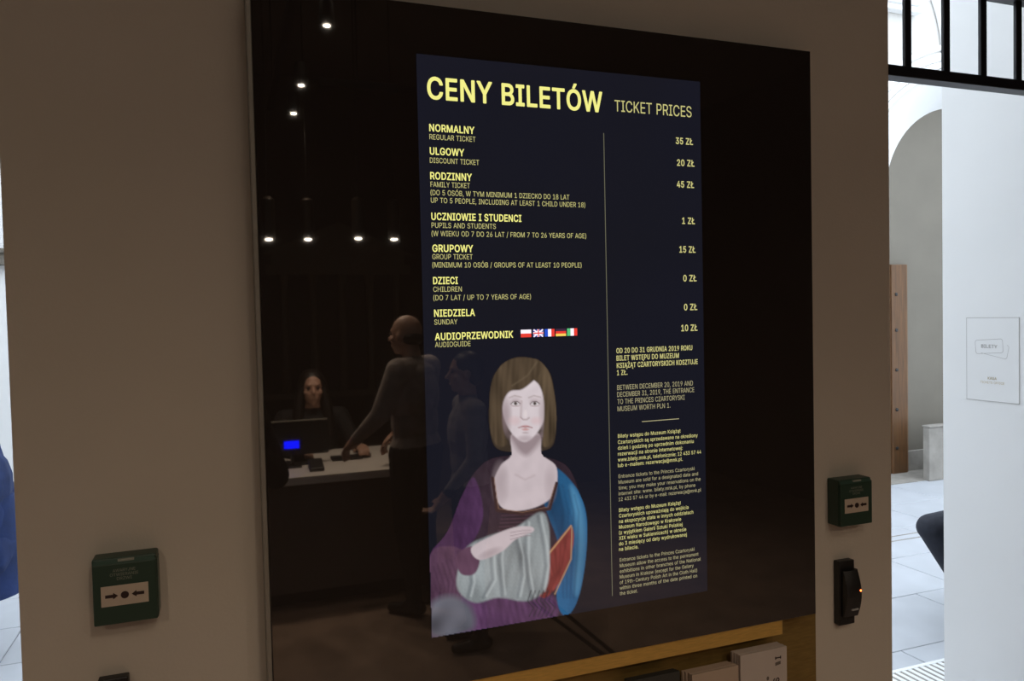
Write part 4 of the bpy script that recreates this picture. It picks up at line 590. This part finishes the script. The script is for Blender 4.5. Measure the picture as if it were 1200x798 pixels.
# head facing the viewer
shape([(588, 462), (594, 443), (612, 434), (631, 441), (639, 460), (639, 486), (630, 506), (615, 518), (600, 508), (590, 488)], (208, 196, 200), 2, sk)
blob(592, 488, 9, 28, (140, 120, 124), .7); blob(637, 486, 7, 28, (158, 140, 144), .6); blob(603, 493, 9, 7, (206, 172, 174), .5); blob(628, 493, 8, 6, (206, 172, 174), .5)
blob(615, 449, 20, 9, (220, 208, 210), .5); blob(615, 514, 12, 5, (160, 142, 146), .6)
for ex in (604, 626.5):
    blob(ex, 471, 8, 6, (166, 146, 150), .6); blob(ex, 473, 5.2, 2.3, (214, 208, 210), .9, 4); blob(ex, 472.8, 2.3, 2.3, (58, 44, 38), 1, 4)
    stroke([(ex-5.5, 473.4), (ex-3, 470.8), (ex+2, 470.4), (ex+5.5, 473)], 1.0, (74, 58, 56), .9); stroke([(ex-5, 475.2), (ex, 476.2), (ex+5, 475)], .8, (150, 122, 122), .7)
    stroke([(ex-7, 466), (ex-1, 463.6), (ex+6.5, 465.4)], 1.2, (128, 106, 98), .6, 1.8)
stroke([(611, 470), (610.5, 482), (610, 488)], 1.6, (156, 134, 134), .6, 2.5); stroke([(610, 489), (613, 491.6), (617, 491.6), (620, 489.4)], 1.2, (136, 106, 104), .7, 1.6); blob(615.5, 485, 3, 6, (226, 214, 214), .6)
stroke([(607.5, 501), (613, 499.8), (615.5, 500.6), (618, 499.8), (623.5, 501)], 1.1, (134, 76, 76), .9); blob(615.5, 499.2, 6, 1.6, (172, 108, 106), .7); blob(615.5, 503, 5.5, 2, (184, 124, 120), .8); blob(615.5, 507, 5, 1.6, (164, 144, 146), .7)
# short rounded bob with a side fringe
HV = noise2(2.2, 30, 11)*.22+noise2(9, 22, 12)*.2
shape([(628, 421), (642, 434), (650, 462), (652, 498), (646, 520), (636, 522), (637, 500), (637, 470), (632, 452), (622, 440)], (84, 70, 54), 2, HV)
shape([(630, 421), (600, 420), (582, 434), (574, 462), (574, 500), (582, 522), (594, 520), (589, 500), (589, 474), (597, 459), (612, 456), (627, 444), (634, 434)], (76, 63, 49), 2, HV)
stroke([(629, 424), (618, 440), (600, 452)], 1.1, (118, 102, 82), .5, 2)
# pale linen cloth gathered over the forearm, hanging in loose folds
LN = noise2(5, 14, 21)*.14+noise2(18, 20, 22)*.24+weave
shape([(548, 640), (572, 628), (604, 618), (632, 600), (642, 612), (644, 650), (640, 688), (618, 704), (584, 700), (556, 706), (536, 690), (538, 662)], (136, 142, 144), 3, LN)
for k, (q, r) in enumerate((((560, 636), (548, 700)), ((574, 630), (566, 700)), ((588, 626), (588, 698)), ((602, 620), (606, 700)), ((616, 612), (622, 700)), ((630, 604), (634, 694)))):
    mx = (q[0]+r[0])/2+(5 if k % 2 else -4)
    stroke([q, (mx, (q[1]+r[1])/2-8), (mx+2, (q[1]+r[1])/2+14), r], 2.4, (84, 90, 96), .6, 4); stroke([(q[0]+4, q[1]), (mx+4.5, (q[1]+r[1])/2-8), (mx+6, (q[1]+r[1])/2+14), (r[0]+4, r[1]-2)], 1.6, (190, 196, 198), .55, 3)
# plain cuff and forearm across the waist
shape([(534, 652), (552, 640), (562, 654), (556, 672), (540, 672)], (92, 64, 82), 2, cloth)
shape([(552, 642), (576, 628), (602, 618), (622, 617), (624, 623), (604, 632), (588, 646), (562, 656)], (190, 176, 180), 1.8, sk)
for k in range(3): stroke([(598, 624+4*k), (612, 621.5+3.4*k), (622, 621.5+3*k)], .9, (132, 114, 120), .7)
blob(574, 648, 18, 6, (138, 122, 128), .5, 2, -.4)
# dark knotted fringe below
for k in range(6): stroke([(622+5*k, 692), (618+5*k, 704), (625+5*k, 712), (620+5*k, 722)], 1.5, (44, 42, 48), .7)
# keep to the lit screen
inside = np.zeros(PX.shape, bool)
vs = []; cols = []; H_, W2 = PX.shape
for j in range(H_):
    for i in range(W2):
        p = at(PX[j, i], PY[j, i], 1, 0); inside[j, i] = (SX0 < p.x < SX1) and (SZ0 < p.z < SZ1); vs.append((p.x, -1.5*E_, p.z))
idx = np.arange(H_*W2).reshape(H_, W2); ok = (alpha > .02) & inside
fs = []
for j in range(H_-1):
    for i in range(W2-1):
        if ok[j, i] and ok[j, i+1] and ok[j+1, i] and ok[j+1, i+1]: fs.append((idx[j, i], idx[j+1, i], idx[j+1, i+1], idx[j, i+1]))
bg = np.array((.0072, .0075, .0128)); fin = img*alpha[..., None]+bg*(1-alpha[..., None])
pm = screen_mat('lit_portrait_picture', (0, 0, 0)); a = pm.node_tree.nodes.new('ShaderNodeVertexColor'); a.layer_name = 'picture'
pm.node_tree.links.new(a.outputs['Color'], pm.node_tree.nodes['Principled BSDF'].inputs['Emission Color'])
me = bpy.data.meshes.new('portrait_picture'); base = Vector(((vs[0][0]+vs[W2-1][0])/2, 0, SZ0))
me.from_pydata([tuple(Vector(v)-base) for v in vs], [], [tuple(int(q) for q in f) for f in fs])
ca = me.color_attributes.new('picture', 'FLOAT_COLOR', 'POINT'); ca.data.foreach_set('color', np.concatenate([fin, np.ones(PX.shape+(1,))], -1).astype(np.float32).ravel())
bm = bmesh.new(); bm.from_mesh(me); bmesh.ops.delete(bm, geom=[v for v in bm.verts if not v.link_faces], context='VERTS'); bm.to_mesh(me); bm.free()
me.materials.append(pm); pic = place('portrait_picture', me, screen, base); pic['label'] = 'portrait of a woman with blue shawl and pale linen on the screen'

# ------------------------------------------------------------------ brass leaflet holder and leaflets
bh = thing('leaflet_holder', (.3, .03, .66), 'brass wall holder for leaflets directly below the black glass board', 'leaflet holder')
MB().box(-.26, .892, .05, .0598, .66, .9435).build('back_plate', M['brass2'], bh, bevel=.001)
MB().box(-.26, .765, .006, .05, .911, .9435).build('top_rail', M['brass'], bh, bevel=.0015)
MB().box(-.26, .892, -.03, .05, .66, .68).build('shelf', M['brass'], bh, bevel=.0015)
MB().box(-.26, .892, -.036, -.03, .66, .71).build('front_lip', M['brass'], bh, bevel=.001)
def leaflet(x0, x1, y0, y1, ztop, m, label, group, skew=0):
    o = MB().add([(x0,y0,.681),(x1,y0,.681),(x1,y1,.681),(x0,y1,.681),(x0+skew,y0,ztop),(x1+skew,y0,ztop),(x1+skew,y1,ztop),(x0+skew,y1,ztop)],
        [(0,3,2,1),(4,5,6,7),(0,1,5,4),(1,2,6,5),(2,3,7,6),(3,0,4,7)]).build('leaflet', m, bevel=.0006, label=label, cat='leaflet', group=group, segs=1)
    return o
G = 'leaflets in the brass holder'
lt = thing('leaflet', (.71, .003, .681), 'front white leaflet with dark rotated letters, foremost of the right stack', 'leaflet', G)
MB().box(.652, .770, .0, .006, .681, .887).build('booklet', M['paper'], lt, bevel=.0006)
def onl(px, py): p = at(px, py, 1, 0); return p.x, p.z
# two capitals that read upwards along the right edge
for ch, px, py in (('I', 915, 771.6), ('S', 913, 798.5)):
    pr = MB(); x, z = onl(px, py); letter(pr, ch, (x, -.0004, z), (0, 0, 1), (-1, 0, 0), .0145, None, True)
    pr.build('printed_letter', M['ink'], lt)
x, z = onl(911.5, 778); MB().add([(x-.007, -.0004, z-.003), (x+.007, -.0004, z-.001), (x+.007, -.0004, z+.006), (x-.007, -.0004, z+.004)], [(0,1,2,3)]).build('printed_mark', M['pgrey'], lt)
x, z = onl(899.8, 795); MB().ball((x, .0002, z), (.0035, .0008, .0045), 12, 6).build('printed_dot', M['pgrey'], lt)
for k, (a, b) in enumerate(((.0075, .0145), (.0155, .0225), (.0235, .0305))):
    leaflet(.652-.001*k, .769-.001*(k % 2), a, b, .887-.0008*k, M['paper'], ('second white leaflet from the front of the right stack', 'third white leaflet from the front of the right stack', 'rearmost white leaflet of the right stack')[k], G)
lt2 = leaflet(.535, .647, .0, .006, .868, M['paper2'], 'front tan leaflet of the middle stack in the brass holder', G)
for k, (a, b) in enumerate(((.008, .0145), (.0165, .023), (.025, .0315))):
    leaflet(.535-.003*k, .646-.002*k, a, b, .868-.0012*k, M['paper2'], ('second tan leaflet from the front of the middle stack', 'third tan leaflet from the front of the middle stack', 'rearmost tan leaflet of the middle stack')[k], G)
for k in range(3): leaflet(.395, .508, .002+.0085*k, .009+.0085*k, .881-.002*k, M['paper3'],
    ('front dark leaflet left of the tan stack in the brass holder', 'middle one of the dark leaflets left of the tan stack', 'rear dark leaflet left of the tan stack against brass')[k], G)

# ------------------------------------------------------------------ green call points
def call_point(x0, z0, label):
    W1, D, Hh = .092, .040, .104
    t = thing('call_point', (x0+W1/2, WY-.02, z0), label, 'call point', 'green door release call points')
    b = MB().box(x0, x0+W1, WY-D+.004, WY, z0, z0+Hh).build('housing', M['green'], t, bevel=.003)
    f = MB().box(x0+.001, x0+W1-.001, WY-D, WY-D+.004, z0+.001, z0+Hh-.008)
    f.build('cover', M['green'], t, bevel=.0015)
    MB().add([(x0+.001, WY-D, z0+Hh-.008), (x0+W1-.001, WY-D, z0+Hh-.008), (x0+W1-.006, WY-D+.006, z0+Hh), (x0+.006, WY-D+.006, z0+Hh),
              (x0+.001, WY-D+.006, z0+Hh-.008), (x0+W1-.001, WY-D+.006, z0+Hh-.008)], [(0,1,2,3),(0,3,4),(1,5,2),(2,5,4,3),(0,4,5,1)]).build('bevelled_top', M['green2'], t)
    MB().box(x0+.037, x0+.060, WY-D+.0005, WY-D+.004, z0+Hh-.0055, z0+Hh-.002).build('pale_strip', M['pale'], t)  # small pale strip on the bevelled top
    MB().box(x0+W1-.0035, x0+W1+.0006, WY-D+.006, WY-.002, z0+.006, z0+Hh-.010).build('side_seam', M['green2'], t)
    y = WY-D
    pl_ = MB().box(x0+.012, x0+.079, y-.0012, y, z0+.030, z0+.062).build('press_panel', M['cream'], t, bevel=.0006)
    yy = y-.0016; zc = z0+.046; xc = x0+.0455; mb = MB()
    for s1 in (-1, 1):
        xs = [xc+s1*v for v in (.0275, .0165, .0165, .0095, .0165, .0165, .0275)]; zs = [zc+v for v in (.0025, .0025, .0052, 0, -.0052, -.0025, -.0025)]
        mb.add([(a, yy, b) for a, b in zip(xs, zs)], [tuple(range(7))])
    mb.build('arrows', M['ink'], pl_)
    mb = MB(); mb.add([(xc+.0058*math.cos(a), yy, zc+.0058*math.sin(a)) for a in np.linspace(0, 2*math.pi, 20, False)], [tuple(range(20))]); mb.build('dot', M['ink'], pl_)
    mb = MB()
    for s_, wd, z in (('AWARYJNE', .032, .083), ('OTWIERANIE', .040, .0765), ('DRZWI', .021, .070)):
        letter(mb, s_, (xc-wd/2, y-.0004, z0+z), (1, 0, 0), (0, 0, 1), .0046, wd, False)
    mb.build('lettering', M['pale'], t)
    return t
call_point(-.529, 1.132, 'green door release call point on the wall left of the board')
call_point(.936, 1.115, 'green door release call point right of the board, above the card reader')

# ------------------------------------------------------------------ black card readers
def reader(x0, z0, label):
    t = thing('card_reader', (x0+.03, WY-.01, z0), label, 'card reader', 'black card readers')
    MB().box(x0, x0+.044, WY-.018, WY, z0, z0+.146).build('back_box', M['blk'], t, bevel=.002)
    # bowed front cover
    m = MB(); n = 14; xa, xb = x0+.006, x0+.047; vs = []
    for i in range(n+1):
        u = i/n; z = z0+.022+.104*u; y = WY-.018-.010-.012*math.sin(math.pi*u)
        vs += [(xa, y+.004, z), (xa+.006, y, z), (xb-.004, y, z), (xb, y+.005, z), (xb, WY-.016, z), (xa, WY-.016, z)]
    fs_ = [(6*i+k, 6*i+(k+1) % 6, 6*i+6+(k+1) % 6, 6*i+6+k) for i in range(n) for k in range(6)]+[tuple(range(6)), tuple(6*n+k for k in range(6))]
    c = m.add(vs, fs_).build('front_cover', M['blk'], t, smooth=True)
    MB().ball((x0+.040, WY-.0402, z0+.083), (.0022, .0012, .0022), 12, 8).build('indicator_light', M['led'], t, label='glowing orange light')
    MB().box(x0+.018, x0+.036, WY-.0375, WY-.034, z0+.039, z0+.0425).build('maker_strip', M['silver'], t)
    return t
reader(.952, .884, 'narrow black card reader with orange light below the right call point')
reader(-.530, .893, 'black card reader low on the wall below the left call point')
# ------------------------------------------------------------------ the room behind, seen mirrored in the black glass
ds = thing('ticket_counter', (-.3, -3.4, 0), 'long white topped counter with dark front, mirrored in the black glass', 'counter')
MB().box(-1.5, .82, -3.86, -3.02, .70, .745).build('counter_top', M['desk'], ds, bevel=.003)
MB().box(-1.46, .78, -3.12, -3.08, .09, .70).build('front_panel', M['deskf'], ds, bevel=.002)
MB().box(-1.46, -1.42, -3.82, -3.12, .0, .70).build('side_panel', M['deskf'], ds)
MB().box(.74, .78, -3.82, -3.12, .0, .70).build('side_panel', M['deskf'], ds)
MB().box(-1.42, .74, -3.20, -3.16, 0, .10).build('plinth', M['black'], ds)
mn = thing('monitor', (.10, -3.42, .745), 'black monitor seen from behind with pale top edge on the counter', 'monitor')
MB().box(-.10, .24, -3.44, -3.415, .80, 1.0).build('screen_case', M['blk'], mn, bevel=.004)
MB().box(-.10, .24, -3.442, -3.413, 1.0, 1.006).build('top_edge', M['rim'], mn)
MB().box(.04, .10, -3.46, -3.44, .755, .86).build('stand', M['blk'], mn); MB().box(-.03, .17, -3.5, -3.36, .745, .757).build('foot', M['blk'], mn, bevel=.003)
pd = thing('customer_display', (.02, -3.34, .745), 'small customer display glowing blue on the counter', 'display')
MB().box(-.035, .07, -3.34, -3.31, .848, .915).build('case', M['blk'], pd, bevel=.003)
MB().box(-.025, .06, -3.31, -3.307, .858, .902).build('lit_panel', M['blue'], pd)
MB().lathe((.02, -3.325, .757), [(.009, 0), (.009, .105)], 12).build('pole', M['blk'], pd); MB().box(-.03, .07, -3.355, -3.285, .745, .757).build('foot', M['blk'], pd, bevel=.003)
pt = thing('payment_terminal', (.14, -3.20, .745), 'small payment terminal with pale keys on the counter', 'terminal')
MB().add([(.10,-3.26,.745),(.18,-3.26,.745),(.18,-3.13,.745),(.10,-3.13,.745),(.10,-3.26,.80),(.18,-3.26,.80),(.18,-3.13,.765),(.10,-3.13,.765)],
    [(0,3,2,1),(4,5,6,7),(0,1,5,4),(1,2,6,5),(2,3,7,6),(3,0,4,7)]).build('case', M['blk'], pt, bevel=.003)
MB().box(.112, .168, -3.2615, -3.259, .765, .79).build('paper_slot', M['rim'], pt)
MB().box(.26, .44, -3.52, -3.40, .745, .760).build('keyboard', M['blk'], bevel=.003, label='flat black keyboard beside the monitor on the counter', cat='keyboard')
MB().ball((.475, -3.48, .757), (.03, .048, .018), 16, 10).build('mouse', M['blk'], smooth=True, label='black computer mouse by the hand of the seated clerk', cat='mouse')

# pendant lamps over the counter
for k, (px, py) in enumerate(((315, 281), (361, 281), (420, 280), (462, 281))):
    p = mir(px, py, 1, 3.25 if k in (0, 2) else 3.3)
    t = thing('pendant_lamp', (p.x, p.y, p.z), 'slim pendant lamp hanging over the counter, ' + ('leftmost', 'second from left', 'third from left', 'rightmost')[k] + ' of four in the glass', 'lamp', 'pendant lamps over the counter')
    MB().lathe((p.x, p.y, p.z+.005), [(.034, 0), (.036, .01), (.036, .22), (.02, .235), (.004, .24)], 20).build('lamp_shade', M['lampm'], t, smooth=True)
    MB().tube([(p.x, p.y, p.z+.24), (p.x, p.y, 3.6)], .003, 6).build('cord', M['blk'], t)
    MB().ball((p.x, p.y, p.z+.002), (.020, .020, .005), 14, 8).build('bulb', M['bulb'], t, smooth=True)
    spot('pendant_light', (p.x, p.y, p.z-.012), (p.x, p.y, 0), PENDANT_POWER, 120, .6, .02)
# ceiling track with small spots
t = thing('track_light', (.1, -2.9, 3.0), 'black ceiling track with small spotlights, mirrored at the top of the glass', 'lamp')
MB().box(-.02, .02, -4.0, -1.9, 2.98, 3.02).build('track', M['blk'], t); MB().box(.2, .62, -3.0, -2.95, 2.86, 2.9).build('cross_bar', M['blk'], t)
for y in (-2.2, -3.7): MB().tube([(0, y, 3.02), (0, y, 3.6)], .005, 6).build('hanger', M['blk'], t)
MB().tube([(.4, -2.97, 2.9), (.4, -2.97, 3.6)], .004, 6).build('hanger', M['blk'], t)
for k, (px, py) in enumerate(((353, 100), (344, 133), (383, 30))):
    Y = (2.9, 3.25, 2.3)[k]; p = mir(px, py, 1, Y)
    h = MB().lathe((p.x, p.y, p.z), [(.03, 0), (.034, .02), (.034, .10), (.02, .12)], 18).build('spot_head', M['blk'], t, smooth=True)
    MB().ball((p.x, p.y, p.z+.001), (.016, .016, .006), 12, 8).build('bulb', M['bulb'], h, smooth=True)
    spot('track_spot', (p.x, p.y, p.z-.012), ((.5, -2.2, 0), (.4, -3.4, .7), (-.2, -1.2, 0))[k], TRACK_POWER*(1, .8, .7)[k], 95, .9)
# more of the same row of spots further along the room, above the glass
for k, (x, y, tx, ty, pw) in enumerate(((1.5, -3.4, 1.5, -2.0, 1), (-1.6, -3.4, -1.5, -1.4, .8), (.4, -3.0, .45, .06, 0))):
    if pw: spot('track_spot', (x, y, 3.0), (tx, ty, 0), TRACK_POWER*pw, 100, .9)
wsh = bpy.data.lights.new('ceiling_wash', 'AREA'); wsh.shape = 'RECTANGLE'; wsh.size = 2.2; wsh.size_y = .5; wsh.energy = WASH_POWER; wsh.color = (1, .84, .66)
wo = bpy.data.objects.new('ceiling_wash', wsh); COL.objects.link(wo); wo.location = (.5, -2.4, 3.55); wo.rotation_euler = (math.radians(25), 0, 0)

# mural in relief on the dark back wall: a pale portico between drapes
for x0, x1, z0, z1 in ((.0, 1.2, 1.98, 2.06), (.05, 1.15, 2.06, 2.14), (-.05, 1.25, .95, 1.0)):
    S('trim_7', MB().box(x0, x1, -5.3, -5.27, z0, z1), M['relief'])
for k in range(5):
    S('trim_8', MB().lathe((.14+.235*k, -5.29, 1.0), [(.045, 0), (.035, .05), (.03, .9), (.048, .98)], 14), M['relief'], smooth=True)
S('trim_9', MB().prism([(-.05, 2.14), (1.25, 2.14), (.6, 2.42)], -5.3, -5.275), M['relief'])

# ------------------------------------------------------------------ people
def rotz(p, a): return Vector((p[0]*math.cos(a)-p[1]*math.sin(a), p[0]*math.sin(a)+p[1]*math.cos(a), p[2]))
def remesh(mb, vox, smooth_it=4):
    me = bpy.data.meshes.new('tmp'); me.from_pydata(mb.v, [], mb.f)
    bm = bmesh.new(); bm.from_mesh(me); bmesh.ops.recalc_face_normals(bm, faces=bm.faces); bm.to_mesh(me); bm.free()
    o = bpy.data.objects.new('tmp', me); COL.objects.link(o)
    r = o.modifiers.new('r', 'REMESH'); r.mode = 'VOXEL'; r.voxel_size = vox; r.use_smooth_shade = True
    s = o.modifiers.new('s', 'SMOOTH'); s.iterations = smooth_it; s.factor = .5
    dg = bpy.context.evaluated_depsgraph_get(); out = bpy.data.meshes.new_from_object(o.evaluated_get(dg)); bpy.data.objects.remove(o)
    return out
STAND = dict(pelvis=(0, 0, .95), chest=(0, .01, 1.25), neck=(0, 0, 1.47), head=(0, .02, 1.60),
    shL=(-.18, 0, 1.40), elL=(-.23, -.02, 1.13), wrL=(-.23, .05, .89), shR=(.18, 0, 1.40), elR=(.23, -.02, 1.13), wrR=(.23, .05, .89),
    hpL=(-.09, 0, .92), knL=(-.10, .02, .50), anL=(-.10, -.02, .09), hpR=(.09, 0, .92), knR=(.10, .02, .50), anR=(.10, -.02, .09))
SIT = dict(pelvis=(0, 0, .56), chest=(0, .02, .86), neck=(0, .03, 1.07), head=(0, .05, 1.20),
    shL=(-.18, .02, 1.01), elL=(-.22, .06, .76), wrL=(-.14, .28, .70), shR=(.18, .02, 1.01), elR=(.22, .06, .76), wrR=(.14, .28, .70),
    hpL=(-.09, 0, .54), knL=(-.12, .43, .54), anL=(-.12, .40, .09), hpR=(.09, 0, .54), knR=(.12, .43, .54), anR=(.12, .40, .09))
def person(label, pose, loc, rz, mats, over=None, scale=1.0, hair='short', face_turn=0, vox=.0085, sleeve=True, bulk=1.0):
    J = {k: Vector(v) for k, v in pose.items()}
    for k, v in (over or {}).items(): J[k] = Vector(v)
    B = bulk; mb = MB()
    P, Cc, N, Hd = J['pelvis'], J['chest'], J['neck'], J['head']
    mb.ball(P, (.155*B, .115*B, .14)); mb.ball(Cc, (.165*B, .115*B, .20)); mb.ball((P+Cc)/2, (.145*B, .105*B, .2)); mb.ball(N-Vector((0, 0, .10)), (.15*B, .085*B, .08))
    mb.capsule(N-Vector((0, 0, .06)), .058, N+(Hd-N)*.5, .052)
    for s in 'LR':
        mb.capsule(N-Vector((0, 0, .06)), .06, J['sh'+s], .062*B); mb.capsule(J['sh'+s], .060*B, J['el'+s], .046*B); mb.capsule(J['el'+s], .045*B, J['wr'+s], .029*B)
        mb.capsule(J['hp'+s], .098*B, J['kn'+s], .064*B); mb.capsule(J['kn'+s], .062*B, J['an'+s], .042)
        a = J['an'+s]; mb.capsule(a+Vector((0, -.03, -.045)), .040, a+Vector((0, .15, -.058)), .030); mb.capsule(a, .042, a+Vector((0, .04, -.04)), .040)
        # hand: palm, four unequal bent fingers, thumb from the side of the palm
        wv = J['wr'+s]; u = (wv-J['el'+s]).normalized(); side = Vector((1 if s == 'L' else -1, 0, 0)); side = (side-u*side.dot(u)).normalized(); nn = u.cross(side)
        if nn.z > 0 and abs(u.z) < .7: nn = -nn
        mb.capsule(wv, .026, wv+u*.05, .029); mb.capsule(wv+u*.05+side*.018, .020, wv+u*.078+side*.02, .018); mb.capsule(wv+u*.05-side*.018, .019, wv+u*.074-side*.02, .017)
        for q, L in enumerate((.070, .080, .074, .058)):
            b0 = wv+u*.082+side*(.030-.020*q); k1 = b0+u*L*.45+nn*.006; k2 = k1+u*L*.3+nn*.020; k3 = k2+u*L*.15+nn*.020
            mb.capsule(b0, .0098, k1, .0092, 8); mb.capsule(k1, .0092, k2, .0084, 8); mb.capsule(k2, .0084, k3, .0076, 8)
        t0 = wv+u*.03+side*.026; t1 = t0+u*.03+side*.024+nn*.008; t2 = t1+u*.03+side*.004+nn*.012
        mb.capsule(t0, .014, t1, .0115, 8); mb.capsule(t1, .0115, t2, .0092, 8)
    R3 = Matrix.Rotation(face_turn, 3, 'Z')
    def hp(x, y, z): return Hd+R3 @ Vector((x, y, z))
    mb.ball(hp(0, -.01, .03), (.076, .093, .090), rot=R3); mb.ball(hp(0, .02, -.035), (.058, .070, .075), rot=R3); mb.ball(hp(0, .055, -.085), (.028, .028, .022), rot=R3)
    mb.capsule(hp(0, .085, .012), .008, hp(0, .108, -.022), .013, 8); mb.capsule(hp(-.03, .078, .030), .010, hp(.03, .078, .030), .010, 8)
    mb.capsule(hp(-.018, .084, -.058), .008, hp(.018, .084, -.058), .008, 8)
    for sx in (-1, 1): mb.ball(hp(.078*sx, 0, -.008), (.011, .022, .032), rot=R3); mb.ball(hp(.04*sx, .062, -.02), (.022, .02, .02), rot=R3)
    me = remesh(mb, vox)
    for m in mats: me.materials.append(m)          # skin, top, trousers, shoes
    nv = len(me.polygons); cen = np.zeros(nv*3); me.polygons.foreach_get('center', cen); cen = cen.reshape(-1, 3); mi = np.full(nv, 1)
    belt = P.z+.02 if pose is STAND else P.z+.06
    low = cen[:, 2] < belt
    if pose is SIT: low |= (cen[:, 1] > .16) & (cen[:, 2] < P.z+.09) & (np.abs(cen[:, 0]) < .23) & (cen[:, 2] < .64)
    mi[low] = 2
    mi[cen[:, 2] < .085] = 3
    mi[cen[:, 2] > N.z+.005] = 0
    for s in 'LR':
        wv = J['wr'+s]; u = (wv-J['el'+s]).normalized(); d_ = cen-np.array(wv); al = d_@np.array(u); rr = np.linalg.norm(d_-np.outer(al, np.array(u)), axis=1)
        mi[(al > -.01) & (al < .2) & (rr < .08)] = 0
    me.polygons.foreach_set('material_index', mi.astype(np.int32)); me.polygons.foreach_set('use_smooth', [True]*nv)
    T = Matrix.Translation(loc) @ Matrix.Rotation(rz, 4, 'Z') @ Matrix.Scale(scale, 4)
    root = thing('person', loc, label, 'person')
    me.transform(Matrix.Translation(-Vector(loc)) @ T); me.name = 'body'
    place('body', me, root, loc)
    def sub(mb2, name, m, vx=None):
        if vx:
            m2 = remesh(mb2, vx, 3)
        else:
            m2 = bpy.data.meshes.new(name); m2.from_pydata(mb2.v, [], mb2.f)
        m2.materials.append(m); m2.transform(Matrix.Translation(-Vector(loc)) @ T); m2.polygons.foreach_set('use_smooth', [True]*len(m2.polygons)); place(name, m2, root, loc)
    for sx in (-1, 1): sub(MB().ball(hp(.031*sx, .080, .012), (.0115, .008, .007), rot=R3), 'eye', M['ink'])
    hb = MB()
    if hair == 'long':
        hb.ball(hp(0, -.022, .040), (.088, .098, .092), rot=R3)
        for sx in (-1, 1):
            hb.capsule(hp(.066*sx, .005, .03), .030, hp(.092*sx, .02, -.14), .038); hb.capsule(hp(.092*sx, .02, -.14), .038, hp(.105*sx, .05, -.30), .022)
        hb.capsule(hp(0, -.06, 0), .075, hp(0, -.075, -.24), .07)
    elif hair == 'short':
        hb.ball(hp(0, -.022, .042), (.086, .097, .090), rot=R3); hb.ball(hp(0, -.05, -.01), (.078, .062, .07), rot=R3)
    elif hair == 'bald':
        hb.ball(hp(0, -.045, -.012), (.079, .064, .045), rot=R3)
    sub(hb, 'hair', M['hair'], .009)
    return root
# seated clerk facing the glass, right hand on the mouse
person('seated clerk with long dark hair in black top behind the counter', SIT, (.20, -3.93, -.05), 0, [M['skin'], M['black'], M['black'], M['shoe']],
    over=dict(elR=(.27, .14, .80), wrR=(.26, .36, .835), elL=(-.26, .12, .80), wrL=(-.14, .33, .835)), hair='long')
ch = thing('office_chair', (.20, -3.95, 0), 'black chair under the seated clerk behind the counter', 'chair')
MB().box(-.02, .42, -4.18, -3.72, .37, .42).build('seat', M['black'], ch, bevel=.02); MB().box(0, .40, -4.24, -4.20, .5, .86).build('backrest', M['black'], ch, bevel=.02)
MB().lathe((.2, -3.95, .06), [(.025, 0), (.025, .31)], 14).build('pillar', M['blk'], ch); MB().tube([(.2, -4.19, .40), (.2, -4.235, .55)], .012, 8).build('back_bar', M['blk'], ch)
for k in range(5):
    a = k*1.2566+.3; MB().tube([(.2, -3.95, .08), (.2+.26*math.cos(a), -3.95+.26*math.sin(a), .025)], .018, 8, .012).build('leg', M['blk'], ch)
# bald man in grey shirt standing at the counter
person('bald man in grey shirt and black trousers standing at the counter', STAND, (.635, -2.80, 0), math.radians(132), [M['skin'], M['shirt'], M['black'], M['shoe']],
    over=dict(head=(0, .05, 1.59), elR=(.22, .10, 1.16), wrR=(.17, .30, 1.00), elL=(-.25, .06, 1.15), wrL=(-.22, .26, .98)), scale=.945, hair='bald', bulk=1.2)
person('short dark haired visitor in grey jacket standing beside the bald man', STAND, (.77, -2.25, 0), math.radians(95), [M['skin'], M['jacket'], M['black'], M['shoe']],
    over=dict(elR=(.22, .02, 1.13), wrR=(.16, .18, .93)), scale=.83, hair='short', bulk=1.05)
person('person in a black coat standing close to the left edge of the glass', STAND, (-.46, -1.64, 0), 0, [M['skin'], M['black'], M['black'], M['shoe']],
    over=dict(elR=(.30, .04, 1.07), wrR=(.14, .22, 1.28), elL=(-.34, .08, 1.18), wrL=(-.12, .20, 1.34)), scale=.97, hair='short', bulk=1.15)
# seated visitors in the hall
person('seated person in dark navy trousers, one knee showing past the white wall', SIT, (3.30, 1.37, 0), math.radians(88), [M['skin'], M['navy'], M['navy'], M['shoe']],
    over=dict(anL=(-.12, .16, .09), anR=(.14, .12, .09), knL=(-.10, .44, .55), elL=(-.24, -.08, .76), wrL=(-.26, .06, .60), elR=(.24, -.08, .76), wrR=(.26, .06, .60)), hair='short', bulk=1.1, scale=.95)
bn = thing('hall_bench', (3.35, 1.4, 0), 'low bench behind the white wall under the seated visitor', 'bench')
MB().box(3.2, 3.6, 1.1, 1.75, .38, .44).build('seat', M['plinth'], bn, bevel=.005)
for y in (1.13, 1.66): MB().box(3.4, 3.56, y, y+.06, 0, .38).build('leg', M['plinth'], bn)
pb = person('seated person in blue padded jacket at the left edge beyond the pier', SIT, (-1.43, 2.95, 0), math.radians(95), [M['skin'], M['bluec'], M['bluec'], M['shoe']],
    over=dict(elR=(.24, -.06, .74), wrR=(.16, .18, .66)), hair='short', bulk=1.35)
MB().lathe((-1.455, 2.95, 0), [(.185, .34), (.18, .5), (.175, .66), (.16, .80), (.10, .84)], 28).build('coat_skirt', M['bluec'], pb, smooth=True)
bn = thing('hall_stool', (-1.43, 2.95, 0), 'plain low stool under the visitor in the blue jacket', 'stool')
MB().box(-1.57, -1.36, 2.85, 3.05, .38, .43).build('seat', M['plinth'], bn, bevel=.005)
for x in (-1.56, -1.50):
    for y in (2.86, 2.99): MB().box(x, x+.05, y, y+.05, 0, .38).build('leg', M['plinth'], bn)
